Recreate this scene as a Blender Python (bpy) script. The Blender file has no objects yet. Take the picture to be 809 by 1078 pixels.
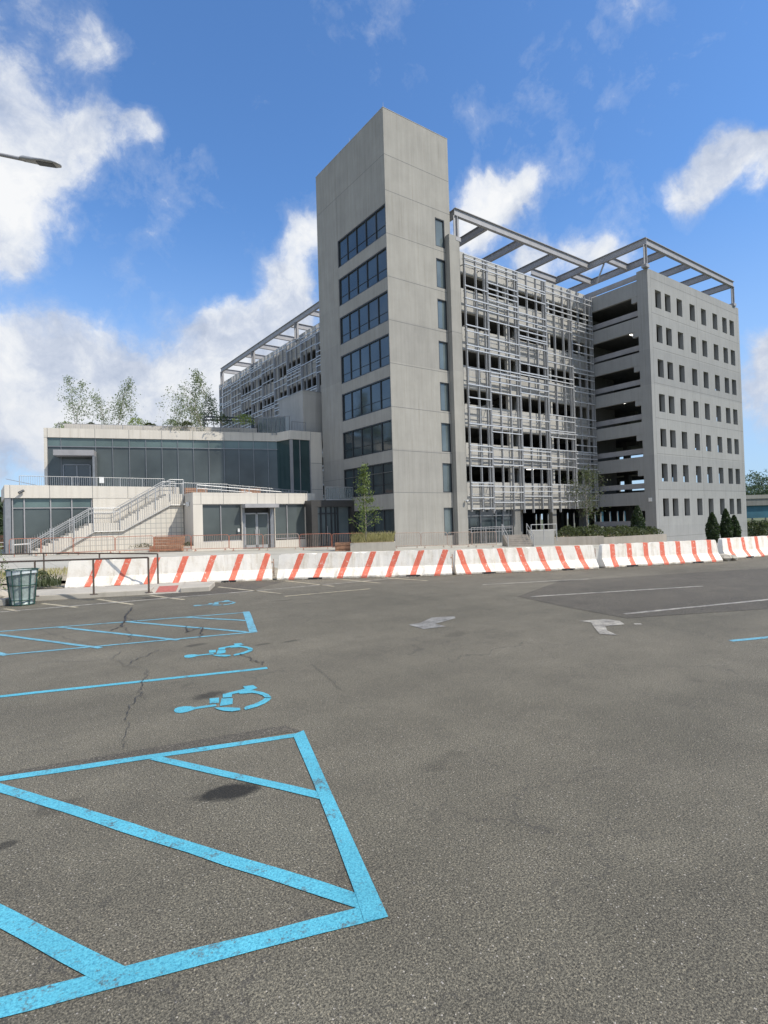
import bpy, math, random
import numpy as np
from mathutils import Vector, Matrix
R_=math.radians
random.seed(7)
scn=bpy.context.scene
col=scn.collection

# ------------------------------------------------------------------ camera frame (also used to lay paint out on the ground)
F,YAW,PIT,ROL=596.4,0.9475,0.01944,-0.02878
EYE=np.array([0,0,1.7])
_f=np.array([math.cos(YAW)*math.cos(PIT),math.sin(YAW)*math.cos(PIT),math.sin(PIT)])
_r=np.array([math.sin(YAW),-math.cos(YAW),0]); _u=np.cross(_r,_f)
RT=_r*math.cos(ROL)+_u*math.sin(ROL); UP=np.cross(RT,_f)
def ray(x,y): return _f+RT*(x-404.5)/F-UP*(y-539)/F
def G(x,y,z=0.0):
    d=ray(x,y); t=(z-1.7)/d[2]; return (d[0]*t,d[1]*t)
def D(x,y,d): 
    p=EYE+ray(x,y)*d; return (p[0],p[1],p[2])
S2=(0.815,-0.58)      # direction to the right across the view, level
def gz(x,y): return max(-1.0,min(.45,-.135-.018*(.81*x-.58*y)))

# ------------------------------------------------------------------ materials
MATS={}
def nt(name):
    m=bpy.data.materials.new(name); m.use_nodes=True
    n=m.node_tree; return m,n,n.nodes['Principled BSDF']
def N(t,kind,**k):
    n=t.nodes.new(kind)
    for a,b in k.items():
        if a in n.inputs.keys(): n.inputs[a].default_value=b
        else: setattr(n,a,b)
    return n
def noise(t,scale,detail=4,rough=.55,vec=None):
    n=t.nodes.new('ShaderNodeTexNoise'); n.inputs['Scale'].default_value=scale; n.inputs['Detail'].default_value=detail; n.inputs['Roughness'].default_value=rough
    if vec is not None: t.links.new(vec,n.inputs['Vector'])
    return n.outputs['Fac']
def objc(t,sc=(1,1,1)):
    c=t.nodes.new('ShaderNodeTexCoord'); m=t.nodes.new('ShaderNodeMapping'); m.inputs['Scale'].default_value=sc
    t.links.new(c.outputs['Object'],m.inputs['Vector']); return m.outputs['Vector']
def ramp(t,fac,stops):
    r=t.nodes.new('ShaderNodeValToRGB'); e=r.color_ramp.elements
    while len(e)>1: e.remove(e[-1])
    for i,(p,c) in enumerate(stops):
        el=e[0] if i==0 else e.new(p); el.position=p; el.color=(*c,1) if len(c)==3 else c
    t.links.new(fac,r.inputs['Fac']); return r.outputs['Color']
def mixc(t,fac,a,b,mode='MIX'):
    m=t.nodes.new('ShaderNodeMix'); m.data_type='RGBA'; m.blend_type=mode
    for v,i in((fac,0),(a,6),(b,7)):
        if hasattr(v,'links') or hasattr(v,'is_linked'): t.links.new(v,m.inputs[i])
        elif i==0: m.inputs[0].default_value=v
        else: m.inputs[i].default_value=(*v,1)
    return m.outputs[2]
def math_(t,op,a,b=None,clamp=False):
    m=t.nodes.new('ShaderNodeMath'); m.operation=op; m.use_clamp=clamp
    for i,v in enumerate((a,b)):
        if v is None: continue
        if hasattr(v,'is_linked'): t.links.new(v,m.inputs[i])
        else: m.inputs[i].default_value=v
    return m.outputs[0]
def bump(t,b,h,strength=.2,dist=.02):
    n=t.nodes.new('ShaderNodeBump'); n.inputs['Strength'].default_value=strength; n.inputs['Distance'].default_value=dist
    t.links.new(h,n.inputs['Height']); t.links.new(n.outputs['Normal'],b.inputs['Normal'])
def simple(name,c,rough=.6,metal=0,var=.12,scale=3,bmp=0,bscale=30,spec=.5):
    m,t,b=nt(name); t=m.node_tree
    v=objc(t); n=noise(t,scale,5,.6,v)
    lo=tuple(x*(1-var) for x in c); hi=tuple(min(1,x*(1+var)) for x in c)
    t.links.new(ramp(t,n,[(.3,lo),(.7,hi)]),b.inputs['Base Color'])
    b.inputs['Roughness'].default_value=rough; b.inputs['Metallic'].default_value=metal
    b.inputs['Specular IOR Level'].default_value=spec
    if bmp: bump(t,b,noise(t,bscale,4,.6,v),bmp)
    MATS[name]=m; return m
def concrete(name,c,streak=.18,blotch=.14,rough=.85,fine=60):
    m,_,b=nt(name); t=m.node_tree
    v=objc(t); vs=objc(t,(1.3,1.3,.09))
    a=noise(t,.55,6,.62,v); s=noise(t,2.2,5,.6,vs); f=noise(t,fine,3,.7,v)
    c1=ramp(t,a,[(.28,tuple(x*(1-blotch) for x in c)),(.72,tuple(x*(1+blotch) for x in c))])
    c2=ramp(t,s,[(.35,(1-streak,)*3),(.6,(1,1,1))])
    c3=ramp(t,f,[(.3,(.9,.9,.9)),(.7,(1.06,1.06,1.06))])
    sp=t.nodes.new('ShaderNodeSeparateXYZ'); t.links.new(v,sp.inputs[0])
    fl=math_(t,'FLOOR',math_(t,'DIVIDE',math_(t,'SUBTRACT',sp.outputs[2],.7),3.33))
    w1=t.nodes.new('ShaderNodeTexWhiteNoise'); w1.noise_dimensions='1D'; t.links.new(fl,w1.inputs['W'])
    c3=mixc(t,1.,c3,ramp(t,w1.outputs['Value'],[(0,(.93,.93,.93)),(1,(1.05,1.045,1.03))]),'MULTIPLY')
    st2=noise(t,5,6,.65,objc(t,(1.,1.,.035))); c3=mixc(t,1.,c3,ramp(t,st2,[(.32,(.88,.87,.85)),(.46,(1,1,1))]),'MULTIPLY')
    o=mixc(t,1.,mixc(t,1.,c1,c2,'MULTIPLY'),c3,'MULTIPLY')
    t.links.new(o,b.inputs['Base Color']); b.inputs['Roughness'].default_value=rough; b.inputs['Specular IOR Level'].default_value=.3
    bump(t,b,f,.15,.01)
    MATS[name]=m; return m
concrete('panel_concrete',(.345,.335,.305),.1,.09)
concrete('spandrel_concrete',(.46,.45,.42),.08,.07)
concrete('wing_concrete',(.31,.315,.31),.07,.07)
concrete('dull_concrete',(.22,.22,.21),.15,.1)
concrete('precast_white',(.66,.62,.55),.07,.05)
concrete('kerb_concrete',(.50,.46,.39),.1,.16)
concrete('warm_concrete',(.40,.36,.31),.15,.12)
simple('joint',(.17,.17,.165),.9)
simple('steel_grey',(.34,.335,.34),.55,.15,.12,1.5)
simple('steel_light',(.40,.405,.405),.45,.3,.1,2)
simple('screen_metal_shaded',(.33,.335,.34),.45,.15,.08,3)  # darker screen tone: shaded side of the uprights put into the colour
simple('screen_rail_sunlit',(.56,.57,.58),.3,.2,.06,3)  # lighter screen tone: sun catching the horizontals put into the colour
simple('frame_dark',(.05,.055,.06),.4,.4)
simple('frame_grey',(.27,.28,.29),.45,.5)
simple('rust_red',(.42,.17,.11),.7,.2,.3,9)
simple('rust_tan',(.42,.31,.25),.7,.2,.25,9)
simple('rail_brown',(.11,.082,.065),.6,.3,.3,9)
simple('wood',(.36,.19,.11),.7,0,.3,6)
simple('slot_shade',(.02,.02,.022),.9)
simple('charcoal_panel',(.06,.058,.055),.5,.2)
simple('soil',(.30,.24,.16),.95,0,.3,4,.4,12)
simple('bark',(.28,.25,.21),.9,0,.3,12)
simple('green_paint',(.025,.075,.06),.5,.2,.2,10)
simple('liner',(.30,.36,.34),.35,0,.25,9,.5,14)
simple('liner_rim',(.55,.60,.60),.35,0,.15,9,.3,14)
simple('white_paint_metal',(.72,.72,.70),.5)
simple('blue_girder',(.035,.12,.17),.6,.1,.25,.3)
simple('tactile_red',(.42,.13,.10),.8,0,.2,12,.5,40)
simple('debris',(.22,.2,.17),.9,0,.3,12,.5,20)
simple('roof_grey',(.3,.3,.3),.9)
def stain_mat(name,c):
    m,_,b=nt(name); t=m.node_tree
    n=noise(t,9,5,.65,objc(t)); t.links.new(ramp(t,n,[(.3,tuple(x*.6 for x in c)),(.7,tuple(x*1.5 for x in c))]),b.inputs['Base Color'])
    b.inputs['Roughness'].default_value=.6; MATS[name]=m
stain_mat('oil_stain',(.022,.021,.02)); stain_mat('crack_dark',(.042,.039,.036))

def glass(name,c,rough=.04,spec=.9,wob=.0,var=.3,panw=1.3):
    m,_,b=nt(name); t=m.node_tree
    v=objc(t); n=noise(t,.35,3,.5,v)
    t.links.new(ramp(t,n,[(.3,tuple(x*(1-var) for x in c)),(.7,tuple(x*(1+var) for x in c))]),b.inputs['Base Color'])
    b.inputs['Roughness'].default_value=rough; b.inputs['IOR'].default_value=1.6; b.inputs['Specular IOR Level'].default_value=spec
    bump(t,b,noise(t,.9,2,.5,v),.04+wob,.05)
    MATS[name]=m
glass('tower_glass',(.045,.060,.066),.07,spec=.7,wob=.05)
glass('store_glass',(.082,.098,.097),.12,spec=.38)
glass('bay_tint',(.035,.065,.066),.1,spec=.4)
glass('transom_glass',(.11,.155,.148),.12,spec=.45)
glass('narrow_glass',(.12,.15,.155),.1,spec=.6)
def clear_glass():
    m,_,b=nt('rail_glass'); b.inputs['Base Color'].default_value=(.25,.32,.34,1); b.inputs['Roughness'].default_value=.08; b.inputs['Alpha'].default_value=.3; b.inputs['Specular IOR Level'].default_value=.3
    MATS['rail_glass']=m
clear_glass()

STAINS=[(243,833,.25,.135,-.15,.85),(220,732,.2,.12,.1,.6),(207,679,.22,.1,.1,.5),(306,675,.2,.07,.1,.5),(6,890,.08,.05,0,.6),(278,678,.15,.06,0,.5),(590,612,.5,.2,-.4,.4),(60,850,.2,.1,0,.3),(480,668,.3,.15,.3,.25),(300,632,.3,.12,0,.3)]
def asphalt():
    m,_,b=nt('asphalt'); t=m.node_tree; v=objc(t)
    big=noise(t,.16,6,.6,v); mid=noise(t,1.7,5,.6,v); fine=noise(t,105,4,.8,v)
    vo=t.nodes.new('ShaderNodeTexVoronoi'); vo.inputs['Scale'].default_value=180; t.links.new(v,vo.inputs['Vector'])
    wn=t.nodes.new('ShaderNodeTexVoronoi'); wn.inputs['Scale'].default_value=75; t.links.new(v,wn.inputs['Vector'])
    base=ramp(t,big,[(.32,(.110,.103,.080)),(.68,(.178,.165,.131))])
    c=mixc(t,1.,base,ramp(t,mid,[(.3,(.86,.86,.86)),(.7,(1.1,1.1,1.1))]),'MULTIPLY')
    c=mixc(t,1.,c,ramp(t,fine,[(.36,(.22,.21,.2)),(.5,(.92,.91,.89)),(.63,(2.0,1.94,1.84))]),'MULTIPLY')
    grain=ramp(t,vo.outputs['Color'],[(.0,(.42,.41,.40)),(.5,(1,.99,.97)),(.88,(1.35,1.32,1.26)),(1,(2.6,2.4,2.2))])
    c=mixc(t,1.,c,grain,'MULTIPLY')
    # rare pale grit
    sep=t.nodes.new('ShaderNodeSeparateColor'); t.links.new(wn.outputs['Color'],sep.inputs[0])
    grit=math_(t,'MULTIPLY',math_(t,'GREATER_THAN',sep.outputs[0],.94),math_(t,'LESS_THAN',wn.outputs['Distance'],.28))
    c=mixc(t,math_(t,'MULTIPLY',grit,.8),c,(.46,.42,.36))
    # drips and faint darker spots
    sp=noise(t,.9,3,.5,objc(t,(1,1.3,1)))
    c=mixc(t,1.,c,ramp(t,sp,[(.23,(.6,.6,.6)),(.31,(1,1,1))]),'MULTIPLY')
    # hairline cracks, faint and patchy, and long tyre-polished bands
    wv=t.nodes.new('ShaderNodeVectorMath'); wv.operation='MULTIPLY_ADD'
    nc=t.nodes.new('ShaderNodeTexNoise'); nc.inputs['Scale'].default_value=1.1; nc.inputs['Detail'].default_value=8; nc.inputs['Roughness'].default_value=.65; t.links.new(v,nc.inputs['Vector'])
    t.links.new(nc.outputs['Color'],wv.inputs[0]); wv.inputs[1].default_value=(1.5,1.5,0); t.links.new(v,wv.inputs[2])
    for sc_,wd_,of_ in((.28,.0022,(0,0,0)),(.6,.0035,(31,7,0))):
        ad=t.nodes.new('ShaderNodeVectorMath'); ad.operation='ADD'; t.links.new(wv.outputs[0],ad.inputs[0]); ad.inputs[1].default_value=of_
        ve=t.nodes.new('ShaderNodeTexVoronoi'); ve.feature='DISTANCE_TO_EDGE'; ve.inputs['Scale'].default_value=sc_; t.links.new(ad.outputs[0],ve.inputs['Vector'])
        mp=t.nodes.new('ShaderNodeMapping'); mp.inputs['Location'].default_value=(of_[0]+11,3,0); t.links.new(v,mp.inputs['Vector'])
        gate=ramp(t,noise(t,.3,3,.5,mp.outputs[0]),[(.50,(0,0,0)),(.60,(1,1,1))])
        c=mixc(t,math_(t,'MULTIPLY',math_(t,'MULTIPLY',math_(t,'LESS_THAN',ve.outputs['Distance'],wd_),gate),.5),c,(.045,.042,.038))
    ty=noise(t,1.,3,.5,objc(t,(.05,.9,1))); c=mixc(t,1.,c,ramp(t,ty,[(.35,(.9,.9,.9)),(.6,(1.06,1.06,1.06))]),'MULTIPLY')
    # oil stains: soft-edged ellipses with their own places on the lot
    for (px_,py_,rx,ry,an,st_) in STAINS:
        cx_,cy_=G(px_,py_); mp=t.nodes.new('ShaderNodeMapping'); mp.vector_type='TEXTURE'; mp.inputs['Location'].default_value=(cx_,cy_,0); mp.inputs['Rotation'].default_value=(0,0,an); mp.inputs['Scale'].default_value=(rx,ry,1)
        t.links.new(v,mp.inputs['Vector']); ln=t.nodes.new('ShaderNodeVectorMath'); ln.operation='LENGTH'; t.links.new(mp.outputs[0],ln.inputs[0])
        dd=math_(t,'ADD',ln.outputs['Value'],math_(t,'MULTIPLY',math_(t,'SUBTRACT',noise(t,7,6,.7,v),.5),1.3))
        f=ramp(t,dd,[(.55,(1-st_,)*3),(1.0,(1,1,1))]); c=mixc(t,1.,c,f,'MULTIPLY')
    t.links.new(c,b.inputs['Base Color']); b.inputs['Roughness'].default_value=.82; b.inputs['Specular IOR Level'].default_value=.45
    h=math_(t,'ADD',fine,vo.outputs['Distance']); bump(t,b,h,.6,.006)
    MATS['asphalt']=m
    m2=m.copy(); m2.name='asphalt_patch'; MATS['asphalt_patch']=m2
    for n in m2.node_tree.nodes:
        if n.type=='VALTORGB':
            e=n.color_ramp.elements
            if abs(e[0].color[0]-.110)<1e-3:
                e[0].color=(.082,.075,.062,1); e[1].color=(.120,.110,.090,1)
asphalt()
def paint(name,c,wear=.45,soft=.1,c2=None,scale=7):
    """worn road paint: the asphalt grain shows through where the paint has gone"""
    m,_,b=nt(name); t=m.node_tree; v=objc(t)
    n1=noise(t,scale,8,.72,v); n2=noise(t,70,3,.7,v)
    s=math_(t,'ADD',math_(t,'MULTIPLY',n1,.62),math_(t,'MULTIPLY',n2,.38))
    f=ramp(t,s,[(wear-soft,(0,0,0)),(wear+soft*.3,(1,1,1))])
    f2=ramp(t,noise(t,1.6,4,.6,v),[(.3,tuple(x*.86 for x in c)),(.7,tuple(min(1,x*1.08) for x in c))])
    f2=mixc(t,1.,f2,ramp(t,noise(t,110,3,.75,v),[(.36,(.50,.60,.66)),(.5,(.96,.97,.98)),(.64,(1.25,1.15,1.1))]),'MULTIPLY')
    under=ramp(t,noise(t,85,3,.75,v),[(.3,(.05,.047,.043)),(.7,(.15,.14,.13))])
    o=mixc(t,f,under,f2); t.links.new(o,b.inputs['Base Color']); b.inputs['Roughness'].default_value=.6
    bump(t,b,n2,.9,.008); MATS[name]=m
paint('blue_paint',(.10,.45,.575),.44,.07)
paint('blue_paint_far',(.16,.43,.54),.47,.1)
paint('white_road_paint',(.52,.48,.40),.53,.12,scale=4)
paint('faded_white_paint',(.34,.33,.30),.53,.14,scale=4)
paint('yellow_road_paint',(.58,.50,.34),.49,.12,scale=4)

def ground_mats():
    m,_,b=nt('paving'); t=m.node_tree; v=objc(t)
    c=ramp(t,noise(t,.35,6,.6,v),[(.3,(.36,.345,.295)),(.7,(.50,.475,.41))])
    br=t.nodes.new('ShaderNodeTexBrick'); br.inputs['Scale'].default_value=1; br.inputs['Mortar Size'].default_value=.012; br.offset=0
    br.inputs['Brick Width'].default_value=1.5; br.inputs['Row Height'].default_value=1.5; br.inputs['Color1'].default_value=(1,1,1,1); br.inputs['Color2'].default_value=(.93,.93,.93,1); br.inputs['Mortar'].default_value=(.6,.6,.6,1)
    t.links.new(v,br.inputs['Vector']); t.links.new(mixc(t,1.,c,br.outputs['Color'],'MULTIPLY'),b.inputs['Base Color']); b.inputs['Roughness'].default_value=.9
    MATS['paving']=m
    m,_,b=nt('straw_ground'); t=m.node_tree; v=objc(t)
    t.links.new(ramp(t,noise(t,2.5,8,.7,v),[(.3,(.22,.18,.12)),(.5,(.36,.31,.23)),(.72,(.50,.45,.35))]),b.inputs['Base Color']); b.inputs['Roughness'].default_value=.95
    bump(t,b,noise(t,20,5,.7,v),.6,.03); MATS['straw_ground']=m
    m,_,b=nt('grass_ground'); t=m.node_tree; v=objc(t)
    t.links.new(ramp(t,noise(t,.12,9,.7,v),[(.3,(.05,.075,.03)),(.5,(.10,.12,.05)),(.72,(.22,.20,.12))]),b.inputs['Base Color']); b.inputs['Roughness'].default_value=.95
    MATS['grass_ground']=m
    m,_,b=nt('tile_grid'); t=m.node_tree
    c=t.nodes.new('ShaderNodeTexCoord'); sp=t.nodes.new('ShaderNodeSeparateXYZ'); t.links.new(c.outputs['Object'],sp.inputs[0]); cb=t.nodes.new('ShaderNodeCombineXYZ')
    t.links.new(sp.outputs[0],cb.inputs[0]); t.links.new(sp.outputs[2],cb.inputs[1])
    br=t.nodes.new('ShaderNodeTexBrick'); br.offset=0; br.inputs['Scale'].default_value=1; br.inputs['Brick Width'].default_value=.36; br.inputs['Row Height'].default_value=.36; br.inputs['Mortar Size'].default_value=.022
    br.inputs['Color1'].default_value=(.62,.58,.50,1); br.inputs['Color2'].default_value=(.56,.53,.46,1); br.inputs['Mortar'].default_value=(.36,.35,.32,1)
    t.links.new(cb.outputs[0],br.inputs['Vector']); t.links.new(br.outputs['Color'],b.inputs['Base Color']); b.inputs['Roughness'].default_value=.85; MATS['tile_grid']=m
ground_mats()
def leaf(name,c1,c2):
    m,_,b=nt(name); t=m.node_tree
    oi=t.nodes.new('ShaderNodeNewGeometry')
    t.links.new(ramp(t,oi.outputs['Random Per Island'],[(0,c1),(1,c2)]),b.inputs['Base Color'])
    b.inputs['Roughness'].default_value=.55; b.inputs['Subsurface Weight'].default_value=0
    tr=t.nodes.new('ShaderNodeBsdfTranslucent'); tr.inputs['Color'].default_value=(c2[0]*1.4,c2[1]*1.5,c2[2],1)
    mx=t.nodes.new('ShaderNodeMixShader'); mx.inputs[0].default_value=.3
    o=[n for n in t.nodes if n.type=='OUTPUT_MATERIAL'][0]
    t.links.new(b.outputs[0],mx.inputs[1]); t.links.new(tr.outputs[0],mx.inputs[2]); t.links.new(mx.outputs[0],o.inputs['Surface'])
    MATS[name]=m
leaf('leaf_young',(.03,.055,.018),(.17,.22,.06))
leaf('leaf_silver',(.10,.13,.075),(.27,.32,.20))
leaf('leaf_dark',(.012,.025,.010),(.045,.075,.025))
leaf('leaf_bright',(.12,.18,.04),(.30,.36,.10))
leaf('leaf_hedge',(.025,.04,.015),(.10,.12,.05))
leaf('leaf_straw',(.22,.20,.08),(.42,.38,.18))
leaf('leaf_far',(.035,.06,.035),(.09,.13,.07))

def barrier_mat(name,k,L,n,w,x0,col1=(.78,.15,.085)):
    m,_,b=nt(name); t=m.node_tree; c=t.nodes.new('ShaderNodeTexCoord'); sp=t.nodes.new('ShaderNodeSeparateXYZ'); t.links.new(c.outputs['Object'],sp.inputs[0])
    v=c.outputs['Object']
    u=math_(t,'ADD',sp.outputs[0],math_(t,'MULTIPLY',sp.outputs[2],-k))
    wob=math_(t,'MULTIPLY',math_(t,'SUBTRACT',noise(t,9,4,.6,v),.5),.03)
    u=math_(t,'ADD',math_(t,'ADD',u,wob),-x0)
    fr=math_(t,'FRACT',math_(t,'DIVIDE',u,L/n))
    stripe=math_(t,'LESS_THAN',fr,w/(L/n))
    inside=math_(t,'MULTIPLY',math_(t,'GREATER_THAN',u,0.0),math_(t,'LESS_THAN',u,L))
    worn=ramp(t,noise(t,14,7,.75,v),[(.36,(0,0,0)),(.42,(1,1,1))])
    st=math_(t,'MULTIPLY',math_(t,'MULTIPLY',stripe,inside),worn)
    dirt=ramp(t,noise(t,3.2,8,.7,v),[(.25,(.70,.63,.52)),(.5,(.88,.83,.74)),(.75,(.91,.87,.80))])
    scuf=ramp(t,noise(t,11,8,.8,objc(t,(1,1,2.6))),[(.31,(.42,.39,.35)),(.37,(1,1,1))])
    run=ramp(t,noise(t,6,5,.6,objc(t,(1,1,.12))),[(.36,(.84,.81,.76)),(.5,(1,1,1))]); scuf=mixc(t,1.,scuf,run,'MULTIPLY')
    base=mixc(t,1.,dirt,scuf,'MULTIPLY')
    low=ramp(t,math_(t,'ADD',sp.outputs[2],math_(t,'MULTIPLY',math_(t,'SUBTRACT',noise(t,7,6,.7,v),.5),.12)),[(.02,(.5,.47,.42)),(.07,(1,1,1))])
    base=mixc(t,1.,base,low,'MULTIPLY')
    o=mixc(t,st,base,mixc(t,noise(t,20,4,.6,v),(col1[0]*.85,col1[1]*.9,col1[2]),(col1[0]*1.08,col1[1]*1.5,col1[2]*1.6)))
    t.links.new(o,b.inputs['Base Color']); b.inputs['Roughness'].default_value=.75
    bump(t,b,noise(t,12,8,.7,v),.35,.02); MATS[name]=m; return m

# ------------------------------------------------------------------ object helpers
def prop(o,label=None,cat=None,group=None,kind=None):
    if label: o['label']=label
    if cat: o['category']=cat
    if group: o['group']=group
    if kind: o['kind']=kind
    return o
OFF={}
def thing(name,label,cat,loc=(0,0,0),rz=0,group=None,local=False):
    o=bpy.data.objects.new(name,None); col.objects.link(o); o.location=loc; o.rotation_euler=(0,0,rz); o.empty_display_size=.3
    prop(o,label,cat,group); OFF[o.name]=(0,0,0) if local else tuple(loc); return o
class MB:
    def __init__(s): s.v=[];s.f=[];s.m=[];s.cur=0
    def quad(s,*p):
        n=len(s.v); s.v+= [tuple(q) for q in p]; s.f.append(tuple(range(n,n+len(p)))); s.m.append(s.cur)
    def box(s,x0,y0,z0,x1,y1,z1):
        x0,x1=min(x0,x1),max(x0,x1);y0,y1=min(y0,y1),max(y0,y1);z0,z1=min(z0,z1),max(z0,z1)
        n=len(s.v); s.v+=[(x0,y0,z0),(x1,y0,z0),(x1,y1,z0),(x0,y1,z0),(x0,y0,z1),(x1,y0,z1),(x1,y1,z1),(x0,y1,z1)]
        for f in((0,3,2,1),(4,5,6,7),(0,1,5,4),(1,2,6,5),(2,3,7,6),(3,0,4,7)): s.f.append(tuple(n+i for i in f)); s.m.append(s.cur)
    def bar(s,p,q,w,h=None):
        h=h or w; p=Vector(p);q=Vector(q);d=(q-p).normalized()
        a=Vector((0,0,1)) if abs(d.z)<.95 else Vector((1,0,0)); sx=d.cross(a).normalized(); sz=sx.cross(d).normalized()
        n=len(s.v)
        for c in(p,q):
            for i,j in((-1,-1),(1,-1),(1,1),(-1,1)): s.v.append(tuple(c+sx*i*w/2+sz*j*h/2))
        for f in((0,1,2,3),(7,6,5,4),(0,4,5,1),(1,5,6,2),(2,6,7,3),(3,7,4,0)): s.f.append(tuple(n+i for i in f)); s.m.append(s.cur)
    def tube(s,p,q,r,r2=None,k=8,cap=True):
        r2=r if r2 is None else r2; p=Vector(p);q=Vector(q);d=(q-p).normalized()
        a=Vector((0,0,1)) if abs(d.z)<.95 else Vector((1,0,0)); sx=d.cross(a).normalized(); sy=sx.cross(d)
        n=len(s.v)
        for c,rr in((p,r),(q,r2)):
            for i in range(k):
                t=2*math.pi*i/k; s.v.append(tuple(c+sx*math.cos(t)*rr+sy*math.sin(t)*rr))
        for i in range(k): s.f.append((n+i,n+(i+1)%k,n+k+(i+1)%k,n+k+i)); s.m.append(s.cur)
        if cap:
            s.f.append(tuple(n+i for i in range(k))); s.m.append(s.cur); s.f.append(tuple(n+k+i for i in reversed(range(k)))); s.m.append(s.cur)
    def path(s,pts,r,k=8):
        for a,b in zip(pts,pts[1:]): s.tube(a,b,r,k=k)
    def prism(s,poly,z0,z1,top=True):
        z0f=z0 if callable(z0) else (lambda x,y:z0); z1f=z1 if callable(z1) else (lambda x,y:z1)
        n=len(s.v);k=len(poly)
        s.v+=[(x,y,z0f(x,y)) for x,y in poly]+[(x,y,z1f(x,y)) for x,y in poly]
        for i in range(k): s.f.append((n+i,n+(i+1)%k,n+k+(i+1)%k,n+k+i)); s.m.append(s.cur)
        s.f.append(tuple(n+k+i for i in range(k))); s.m.append(s.cur); s.f.append(tuple(n+i for i in reversed(range(k)))); s.m.append(s.cur)
    def sheet(s,poly,z):
        zf=z if callable(z) else (lambda x,y:z)
        s.quad(*[(x,y,zf(x,y)) for x,y in poly])
    def wall(s,o,ud,nd,us,zs,holes,th):
        """wall plane from o along ud, outward normal nd, thickness th behind it; holes (u0,z0,u1,z1)"""
        ux=sorted(set([us[0],us[1]]+[h[0] for h in holes]+[h[2] for h in holes])); zx=sorted(set([zs[0],zs[1]]+[h[1] for h in holes]+[h[3] for h in holes]))
        ux=[u for u in ux if us[0]-1e-6<=u<=us[1]+1e-6]; zx=[z for z in zx if zs[0]-1e-6<=z<=zs[1]+1e-6]
        def P(u,z,d): return (o[0]+ud[0]*u-nd[0]*d,o[1]+ud[1]*u-nd[1]*d,z)
        def solid(i,j):
            if i<0 or j<0 or i>=len(ux)-1 or j>=len(zx)-1: return False
            u=(ux[i]+ux[i+1])/2; z=(zx[j]+zx[j+1])/2
            return not any(h[0]<u<h[2] and h[1]<z<h[3] for h in holes)
        for i in range(len(ux)-1):
            for j in range(len(zx)-1):
                if not solid(i,j): continue
                a,b,c,d=ux[i],ux[i+1],zx[j],zx[j+1]
                s.quad(P(a,c,0),P(b,c,0),P(b,d,0),P(a,d,0)); s.quad(P(a,d,th),P(b,d,th),P(b,c,th),P(a,c,th))
                if not solid(i-1,j): s.quad(P(a,c,th),P(a,c,0),P(a,d,0),P(a,d,th))
                if not solid(i+1,j): s.quad(P(b,c,0),P(b,c,th),P(b,d,th),P(b,d,0))
                if not solid(i,j-1): s.quad(P(a,c,th),P(b,c,th),P(b,c,0),P(a,c,0))
                if not solid(i,j+1): s.quad(P(a,d,0),P(b,d,0),P(b,d,th),P(a,d,th))
    def build(s,name,mats,parent=None,smooth=False,loc=None,rz=0,off=None,bevel=0):
        me=bpy.data.meshes.new(name)
        if off is None: off=OFF.get(parent.name,(0,0,0)) if parent else (loc or (0,0,0))
        me.from_pydata([(x-off[0],y-off[1],z-off[2]) for x,y,z in s.v],[],s.f)
        if not isinstance(mats,(list,tuple)): mats=[mats]
        for m in mats: me.materials.append(MATS[m])
        for p,i in zip(me.polygons,s.m): p.material_index=min(i,len(mats)-1); p.use_smooth=smooth
        me.update()
        o=bpy.data.objects.new(name,me); col.objects.link(o)
        if parent: o.parent=parent; OFF[o.name]=off
        elif loc is not None: o.location=loc; o.rotation_euler=(0,0,rz)
        if bevel:
            b=o.modifiers.new('bevel','BEVEL'); b.width=bevel; b.segments=2; b.limit_method='ANGLE'
        return o
def dup(root,loc,rz=None,label=None,group=None):
    r=root.copy(); col.objects.link(r); r.location=loc
    if rz is not None: r.rotation_euler=(0,0,rz)
    if label: r['label']=label
    if group: r['group']=group
    for ch in root.children:
        c=ch.copy(); col.objects.link(c); c.parent=r
        for g in ch.children:
            d=g.copy(); col.objects.link(d); d.parent=c
    return r
# ================================================================== THE GROUND
m=MB(); m.quad((-1500,-1500,-1.6),(1500,-1500,-1.6),(1500,1500,-1.6),(-1500,1500,-1.6))
prop(m.build('ground','grass_ground'),kind='structure')
# asphalt lot (edge follows the barrier line)
edge=[(-60,48),(-2.4,21.2),(1.7,19.9),(8.3,16.9),(12.6,13.6),(17.2,11.5),(21.8,9.9),(30,9.2),(60,3),(110,-20)]
m=MB(); m.prism([(-60,-60),(110,-60)]+edge[::-1],-1.62,0.0)
prop(m.build('parking_lot','asphalt'),kind='structure')
# plaza, gently falling to the right, as a grid
m=MB(); back=[(-60,130),(0,130),(20,130),(40,130),(60,130),(72,120),(76,80),(74,33)]
ns=14; grid=[]
for i in range(8):
    a=edge[i];b=back[i]; rowp=[]
    for j in range(ns+1):
        t=(j/ns)**1.6; x=a[0]+(b[0]-a[0])*t; y=a[1]+(b[1]-a[1])*t
        z=gz(x,y)-.02; 
        if x>45: z=max(-1.5,z-(x-45)*.02)
        rowp.append((x,y+.02,z))
    grid.append(rowp)
for i in range(7):
    for j in range(ns): m.quad(grid[i][j],grid[i+1][j],grid[i+1][j+1],grid[i][j+1])
    a,b=grid[i][0],grid[i+1][0]; m.quad((a[0],a[1],-1.7),(b[0],b[1],-1.7),b,a)
prop(m.build('plaza','paving'),kind='structure')
# straw strip behind the first barrier
def strip(poly,name,mat,dz=.006):
    m=MB(); m.sheet(poly,lambda x,y:gz(x,y)+dz); return prop(m.build(name,mat),kind='structure')
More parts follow.
